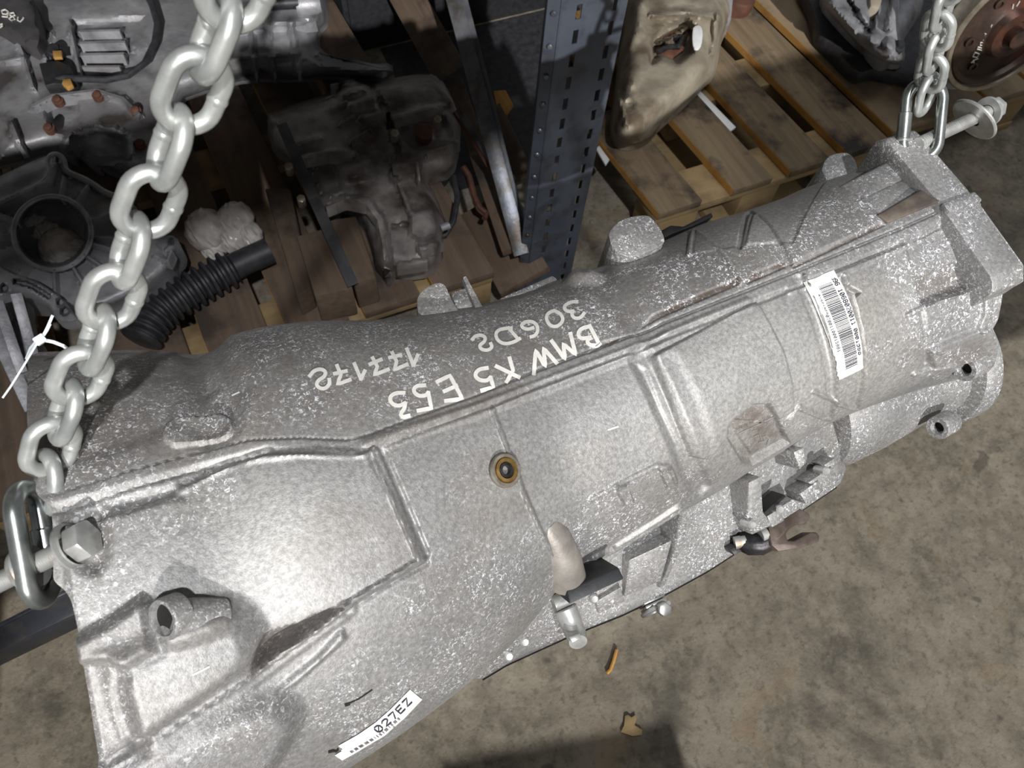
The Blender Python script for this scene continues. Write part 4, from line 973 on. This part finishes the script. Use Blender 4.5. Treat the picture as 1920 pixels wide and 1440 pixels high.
# shaded gearbox in the middle ----------------------------------------
gb = thing('gearbox', at_z(690,330,.15), 'grimy gearbox lying in the shade behind the handwriting', 'gearbox')
relief('housing', [(503,214),(545,196),(632,170),(640,152),(668,146),(690,155),(805,134),(824,142),(848,182),(864,228),(862,275),(850,322),(806,334),(802,345),(818,366),(830,402),(840,426),(828,442),(830,472),(822,497),(790,516),(735,510),(704,506),(698,470),(676,408),(640,386),(604,396),(588,370),(560,330),(545,300),(512,282),(500,242)], .17, .085, 38, .152,
    [('r',[(622,160),(664,151)],.018,9),('r',[(640,178),(682,164)],.02,9),('r',[(657,197),(700,184)],.02,9),('r',[(676,222),(722,210)],.02,9),('r',[(610,187),(628,178)],.01,4),('r',[(622,206),(650,190)],.012,4),('r',[(640,234),(668,215)],.012,4),('r',[(658,266),(692,244)],.014,4),
     ('r',[(690,150),(725,215),(745,280),(735,330),(750,350)],-.016,9),('r',[(738,222),(790,208),(842,192)],.018,9),('r',[(800,288),(860,268)],.014,7),('p',[(735,240),(830,215),(850,262),(780,285)],-.014,7),
     ('r',[(552,272),(600,258)],.014,9),('r',[(560,298),(610,288),(660,288)],.02,10),('p',[(575,312),(628,305),(640,352),(600,372)],-.03,6),('p',[(640,312),(688,304),(696,332),(650,340)],.018,8),
     ('r',[(612,388),(650,374),(690,382),(712,412),(722,460),(726,505)],.030,13),('p',[(770,400),(812,392),(820,440),(790,452),(768,440)],.022,6),('r',[(788,468),(828,456)],.022,9),('r',[(738,425),(762,420)],-.015,6),
     ('c',(510,225),10,.018,5),('c',(738,248),8,.022,4),('c',(795,250),15,.01,5),('r',[(735,310),(782,305),(786,340)],.024,7),('r',[(745,500),(800,490)],.016,8),('r',[(748,345),(770,400)],.016,8)], MT['oldcast2'], gb, 5)
for x, y in ((738,248),(818,222),(540,310),(563,370)):
    p_ = Vector(at_z(x,y,.285)); bm = bmesh.new(); b_hex(bm, p_-Vector((0,0,.02)), (0,-.3,.95), .014, .028); link('bolt', finish(bm), MT['rim'], gb)
p_ = Vector(at_z(795,248,.27)); bm = bmesh.new(); b_lathe(bm, p_, (0,-.3,.95), [(.017,-.02),(.017,.004),(.012,.006),(0,.006)], 20); link('plug', finish(bm), MT['rust'], gb)
bm = bmesh.new(); b_tube(bm, [at_z(826,428,.23), at_z(842,422,.23)], .007, 12); link('pipe_stub', finish(bm), MT['oldcast'], gb)
ztube([(850,330,.2),(858,370,.19),(850,415,.18),(835,440,.17),(815,448,.17)], .006, 'hose', MT['rubber'], gb)
t = thing('rusty_hook', at_z(880,350,.17), 'rust red hook lying between the shaded gearbox and the planks', 'hook'); ztube([(868,312,.20),(880,330,.19),(890,370,.18),(900,390,.175),(912,400,.17),(908,410,.17)], .006, 'hook', MT['rust'], t)
# timbers and strap under it
for px, z, lab in (([(496,352),(544,352),(584,540),(556,556)], .215, 'brown timber standing left of the shaded gearbox'), ([(555,442),(606,428),(662,540),(590,556)], .235, 'brown timber block below the shaded gearbox, left of two'), ([(618,412),(668,404),(706,520),(664,532)], .23, 'brown timber block below the shaded gearbox, right of two')):
    t = thing('timber', at_z(*px[0], z), lab, 'timber'); zt_(px, z, 'block', z-.152, MT['woodD'], t, .004)
t = thing('strap', at_z(600,400,.27), 'dark flat strap running down over the shaded gearbox', 'strap')
bar((528,232), (588,372), .285, .27, .020, .003, 'band', MT['plastic'], t); bar((584,362), (662,535), .27, .245, .020, .003, 'band', MT['plastic'], t)

# dusty bell housing at the left -------------------------------------------
gc = thing('bell_housing', at_z(100,437,.2), 'dusty bell housing with radial ribs and a round opening at the left', 'bell housing')
cx, cy = 98, 437
ribs = [('r',[(cx+74*math.cos(a),cy+70*math.sin(a)),(cx+L*math.cos(a),cy+L*.95*math.sin(a))],.014,5) for a, L in ((-1.38,112),(-.95,115),(-.32,140),(.10,160),(.28,150),(.62,125),(1.05,135),(1.52,140),(2.2,125),(2.75,120),(3.1,118),(3.5,120))]
relief('housing', [(-30,345),(0,330),(60,302),(88,292),(100,287),(114,292),(124,308),(130,325),(165,335),(200,362),(222,366),(244,385),(300,445),(322,440),(336,450),(334,470),(322,480),(322,500),(290,530),(240,560),(170,590),(120,575),(60,560),(0,570),(-30,560)], .25, .030, 22, .202,
    ribs+[('o',(cx,cy),72,.020,5,.94),('p',[(cx+66*math.cos(a),cy+62*math.sin(a)) for a in np.linspace(0,6.28,28)[:-1]],-.045,5),('r',[(-20,392),(40,365),(90,340),(98,310),(104,292)],.016,7),('r',[(112,300),(130,325),(165,338),(200,364),(228,370),(250,392)],.016,7),('c',(105,300),13,.012,4),('c',(105,299),6,-.04,2),
     ('c',(305,458),9,.010,3),('c',(322,454),5,-.03,2),('r',[(290,480),(315,490),(322,470)],.012,5)], MT['oldcast'], gc, 5)
obj_tube('bore_ring', [at_z(cx+73*math.cos(a), cy+69*math.sin(a), .302) for a in np.linspace(0, 2*math.pi, 41)[:-1]], .0042, MT['oldcast'], gc, 8, True)
obj_tube('rim', [at_z(x, y, .283) for x, y in smooth([(-20,392),(40,365),(88,342),(96,318),(90,302),(98,290),(112,291),(120,302),(122,322),(165,338),(200,364),(228,370),(252,394)], 2)], .0058, MT['oldcast'], gc, 8)
# crumpled film lying in the opening
def blobs(name, items, z0, mat, par, amp=.006, lab=None):
    bm = bmesh.new()
    for (x, y, z, r_, sx, sy, sz) in items:
        g = bmesh.new(); bmesh.ops.create_icosphere(g, subdivisions=4, radius=r_)
        for v in g.verts:
            n_ = v.co.normalized(); f_ = math.sin(n_.x*9+x)*math.sin(n_.y*8+y)*math.sin(n_.z*7+r_*90)+.6*math.sin(n_.x*17+n_.z*11+y)
            v.co += n_*amp*f_; v.co.x *= sx; v.co.y *= sy; v.co.z *= sz
        merge(bm, g, Matrix.Translation(Vector(at_z(x, y, z))))
    return link(name, finish(bm), mat, par, lab)
t = thing('plastic_film', at_z(100,450,.2), 'crumpled grey film stuffed in the opening of the dusty bell housing', 'plastic film')
blobs('film', [(112,462,.235,.034,1,1.1,.7),(88,436,.232,.022,1,1,.7),(66,416,.23,.016,1.2,1,.7),(132,462,.24,.016,1.5,.7,.7)], 0, MT['wrap'], t, .0018)
t = thing('plastic_wrap', at_z(430,430,.2), 'pale crumpled plastic wrapped around a lump beside the corrugated hose', 'plastic wrap')
blobs('wrap', [(388,432,.20,.038,1,1.1,1),(442,412,.21,.033,1,1,1),(470,440,.20,.024,.9,1.2,.9),(440,448,.19,.028,1,1,1),(402,462,.18,.026,1,1,.9)], 0, MT['wrap'], t, .002)
t = thing('corrugated_hose', at_z(350,540,.16), 'black corrugated hose ending under the plastic-wrapped lump', 'hose')
P = [np.array(at_z(x, y, z)) for x, y, z in smooth([(505,470,.20),(455,492,.20),(400,520,.20),(340,555,.20),(290,590,.20),(262,640,.195)], 3)]
L = [0]; 
for a, b in zip(P[:-1], P[1:]): L.append(L[-1]+float(np.linalg.norm(b-a)))
Q = np.linspace(0, L[-1], 150); PP = [[float(np.interp(q, L, [p[i] for p in P])) for i in range(3)] for q in Q]
rr = [(.024 if q < L[-1]*.25 else .030+.005*math.copysign(min(1, abs(2*math.sin(q*2*math.pi/.016))), math.sin(q*2*math.pi/.016))) for q in Q]
bm = bmesh.new(); b_tube(bm, PP, rr, 18); link('hose', finish(bm, ang=30), MT['rubber'], t)
# slotted bracket in front of the bell housing
t = thing('bracket', at_z(60,560,.3), 'cast bracket arm with a long slot and bolt holes at the left edge', 'bracket')
relief('arm', [(-30,480),(0,500),(30,515),(60,522),(90,540),(118,560),(140,590),(152,594),(150,602),(120,608),(104,600),(98,580),(70,556),(40,545),(20,548),(10,556),(-30,560)], .315, .008, 6, .298,
    [('r',[(28,528),(55,534),(80,548),(92,556)],-.03,5),('c',(7,540),7,-.03,2),('c',(113,567),7,-.03,2),('c',(122,583),7,-.03,2)], MT['oldcast'], t, 4)
bar((-12,545), (42,700), .31, .25, .016, .014, 'strut', MT['oldcast'], t); bar((30,550), (62,665), .31, .25, .016, .012, 'strut', MT['oldcast'], t); bar((-20,600), (60,770), .28, .22, .02, .012, 'strut', MT['oldcast'], t)
bar((44,690), (72,655), .215, .215, .014, .01, 'strut', MT['oldcast'], t)
t = thing('cover_plate', at_z(30,600,.2), 'pale grey finned plate behind the cast bracket at the left edge', 'plate')
relief('plate', [(-30,596),(50,600),(78,650),(70,690),(40,720),(30,690),(-30,600)], .235, .01, 8, .203, [('r',[(5,570),(40,690)],.012,5),('r',[(48,565),(62,660)],.012,5),('c',(4,583),9,.01,3)], MT['oldcast'], t, 6)
# low shelf beam at the lower left
t = thing('shelf_beam', at_z(60,1150,.3), 'dark steel shelf beam crossing the lower left corner', 'shelf beam')
zt_([(-60,1200),(138,1100),(152,1146),(-60,1248)], .30, 'web', .05, MT['steelD'], t, .002)
zt_([(-60,1197),(138,1097),(140,1104),(-60,1205)], .304, 'lip', .01, MT['iron'], t, .001)

# pale gearbox on the slatted pallet ----------------------------------------
gd = thing('gearbox', at_z(1250,130,.15), 'pale dusty gearbox with a white tag standing on the slatted pallet', 'gearbox')
relief('housing', [(1180,-40),(1176,10),(1168,60),(1160,110),(1153,170),(1145,228),(1148,258),(1172,273),(1212,264),(1240,232),(1270,206),(1305,172),(1325,150),(1340,140),(1347,112),(1352,78),(1366,48),(1374,20),(1362,-40)], .165, .12, 42, .146,
    [('p',[(1222,75),(1245,52),(1285,36),(1300,50),(1298,96),(1270,118),(1240,108),(1222,118)],-.035,7),('r',[(1232,82),(1262,70),(1290,52)],.02,5),('c',(1256,84),10,.02,4),('r',[(1222,28),(1290,22),(1330,30)],.015,8),('c',(1180,150),16,.014,8),('r',[(1156,175),(1172,230)],.015,7),('r',[(1345,30),(1338,100)],.02,9),('p',[(1180,0),(1210,0),(1205,60),(1180,90)],.02,12),('c',(1182,195),9,-.012,5)], MT['beige'], gd, 5, crest=False)
zt_(smooth([(1300,52),(1306,47),(1314,48),(1318,60),(1316,84),(1309,93),(1300,90),(1298,70),(1300,52)],1)[:-1], .292, 'tag', .004, MT['tile'], gd, .0005, 'white oval tag')
p_ = [(1228,92),(1245,66),(1280,48),(1292,60),(1282,92),(1262,106),(1240,100)]
zt_(p_, .258, 'inner_gear', .02, MT['rust'], gd, .004); ztube([(1232,98,.268),(1252,88,.268),(1272,88,.268),(1280,70,.268),(1262,72,.268)], .006, 'linkage', MT['blackmetal'], gd)
zt_([(1345,-30),(1378,-30),(1372,35),(1350,42)], .21, 'side_cover', .05, MT['oldcast'], gd, .006)
t = thing('rusty_flange', at_z(1385,20,.2), 'rust brown flange lying behind the pale gearbox on the pallet', 'flange'); obj_lathe('disc', at_z(1384,8,.16), (0,-.2,.98), [(0,-.014),(.035,-.014),(.035,.02),(.03,.028),(.014,.028),(.014,.04),(0,.04)], MT['rust'], t, 28)

# gearboxes at the top right -------------------------------------------------
ge = thing('gearbox', at_z(1640,60,.2), 'grey gearbox on a black pan at the top right, left of the right chain', 'gearbox')
zt_([(1500,-30),(1522,10),(1536,62),(1600,128),(1616,136),(1642,128),(1700,138),(1740,150),(1772,168),(1800,120),(1790,-30)], .185, 'pan', .038, MT['rubber'], ge, .008)
relief('housing', [(1540,-30),(1540,8),(1562,34),(1600,76),(1640,108),(1670,122),(1694,120),(1698,98),(1690,82),(1712,46),(1730,20),(1735,-30)], .20, .09, 26, .187,
    [('r',[(1590,0),(1628,62)],-.02,7),('r',[(1640,0),(1632,60)],-.025,8),('c',(1640,72),14,.018,5),('c',(1668,84),12,.02,5),('r',[(1560,10),(1600,60)],.014,8),('r',[(1600,90),(1650,116),(1690,110)],.012,7),('c',(1615,30),8,.014,4),('r',[(1680,0),(1668,52)],.02,12)], MT['oldcast'], ge, 5, crest=False)
zt_([(1630,-30),(1665,-30),(1650,14),(1632,10)], .30, 'valve_block', .04, MT['beige'], ge, .006)
p_ = Vector(at_z(1684,88,.285)); bm = bmesh.new(); b_lathe(bm, p_, (0,-.3,.95), [(.014,-.02),(.014,.004),(.008,.005),(.008,.012),(0,.012)], 18); link('sensor', finish(bm), MT['blackplastic'], ge)
gf = thing('torque_converter', at_z(1885,80,.25), 'brown torque converter with white letters and a bright rim at the top right corner', 'torque converter')
ctr = Vector(at_z(1893,62,.36)); vd = (Vector(CAM)-ctr).normalized(); rx = Vector(R @ np.array([1,0,0.])); ry = Vector(R @ np.array([0,1,0.]))
nx = (vd*.66+rx*.56-ry*.44).normalized()
bm = bmesh.new(); b_lathe(bm, ctr-nx*.0272, nx, [(0.1289,-0.0272),(0.1326,-0.0182),(0.1326,0.0236),(0.1298,0.0272),(0.1217,0.0272),(0.1199,0.0200)], 72); link('outer_rim', finish(bm), MT['rim'], gf)
bm = bmesh.new(); b_lathe(bm, ctr-nx*.0272, nx, [(0.1203,0.0182),(0.1162,0.0236),(0.1071,0.0236),(0.1017,0.0145),(0.0726,0.0182),(0.0527,0.0272),(0.0454,0.0400),(0.0309,0.0418),(0.0272,0.0363),(0.0200,0.0363),(0.0182,0.0563),(0.0091,0.0581),(0.0000,0.0545)], 72); link('shell', finish(bm), MT['convert'], gf)
bm = bmesh.new(); b_lathe(bm, ctr-nx*.05, nx, [(0.1317,-0.0182),(0.1525,-0.0182),(0.1562,-0.0091),(0.1525,0.0036),(0.1344,0.0054)], 72); link('bell_lip', finish(bm), MT['oldcast'], gf)
def disc_pt(px, py, h):
    d = Vector(ray(px, py)); t = ((ctr-nx*.0272+nx*h)-Vector(CAM)).dot(nx)/d.dot(nx); return Vector(CAM)+d*t
for q in ([(1821,118),(1828,112),(1834,110)], [(1825,113),(1826,118)], [(1824,106),(1832,108),(1836,101),(1828,98),(1824,106)], [(1841,94),(1832,92),(1833,88),(1841,90)], [(1846,79),(1838,80),(1838,85),(1845,84),(1848,76),(1843,75)], [(1849,71),(1846,63),(1857,65)], [(1851,67),(1854,61)], [(1865,56),(1857,53),(1860,46)], [(1860,54),(1867,50)], [(1898,18),(1900,8)], [(1906,12),(1912,2)]):
    bm = bmesh.new(); b_tube(bm, [disc_pt(x, y, .0247) for x, y in q], .0012, 6); link('white_letter', finish(bm), MT['paint'], gf)
for a in (2.3, 3.3, 4.2):
    x_ = frame(nx); P = ctr-nx*.011+x_ @ Vector((.083*math.cos(a), .083*math.sin(a), 0)); bm = bmesh.new(); b_lathe(bm, P, nx, [(.010,-.008),(.010,.006),(.006,.007),(.006,.003),(0,.003)], 16); link('stud', finish(bm), MT['convert'], gf)

# floor litter -----------------------------------------------------------
t = thing('twig', at_z(1148,1250,0), 'thin brown twig on the concrete below the gearbox', 'twig'); ztube([(1156,1218,.004),(1150,1240,.004),(1144,1256,.004),(1138,1262,.003)], .0032, 'stem', MT['woodE'], t)
t = thing('leaf', at_z(1182,1365,0), 'dry ochre leaf on the concrete at the bottom', 'leaf'); zt_([(1172,1342),(1178,1340),(1184,1345),(1192,1340),(1193,1348),(1190,1360),(1204,1368),(1204,1378),(1186,1380),(1164,1372),(1170,1360)], .004, 'blade', .003, MT['woodX'], t, .0005)
# a crate behind the photographer, and an unseen barrier added to block the low sun
cr = thing('crate', (-.15,-1.62,0), 'tall plain crate behind the camera whose shadow falls on the concrete', 'crate')
hz = .70; back = hz/math.tan(math.radians(SUN_EL)); sx = back*math.sin(math.radians(SUN_AZ)); sy = back*math.cos(math.radians(SUN_AZ))
ca, cb = Vector((.352-sx, -.052-sy, 0)), Vector((.10-sx, .012-sy, 0)); ev = (cb-ca).normalized(); dv = Vector((-ev.y, ev.x, 0)) ; dv = dv if dv.y < 0 else -dv
obj_prism('box', [ca, ca+ev*.38, ca+ev*.38+dv*.3, ca+dv*.3], (0,0,hz), MT['woodX'], cr, .004)
obj_prism('lid', [p+Vector((0,0,hz)) for p in (ca, ca+ev*.38, ca+ev*.38+dv*.3, ca+dv*.3)], (0,0,.012), MT['woodX'], cr, .002)
yb = -.85; zb = .965+(.17-yb)*math.tan(math.radians(SUN_EL))/math.cos(math.radians(SUN_AZ)); xb = -.15-(.17-yb)*math.tan(math.radians(SUN_AZ))
slope = math.tan(math.radians(SUN_EL))/math.cos(math.radians(SUN_AZ)); zlo = 1.2*slope; zr = .80+(.08-yb)*slope
struct(obx('sun_blocker', -2.2, xb, yb-.02, yb, 1.45*slope, zb, MT['board'])); struct(obx('sun_blocker', xb, 2.6, yb-.02, yb, zlo, zr, MT['board']))
for i_, xx in enumerate((-2.2, -.95, 2.5)): struct(obx('shade_board_%d' % (i_+2), xx, xx+.08, yb-.02, yb, 0, 1.45*slope, MT['board']))
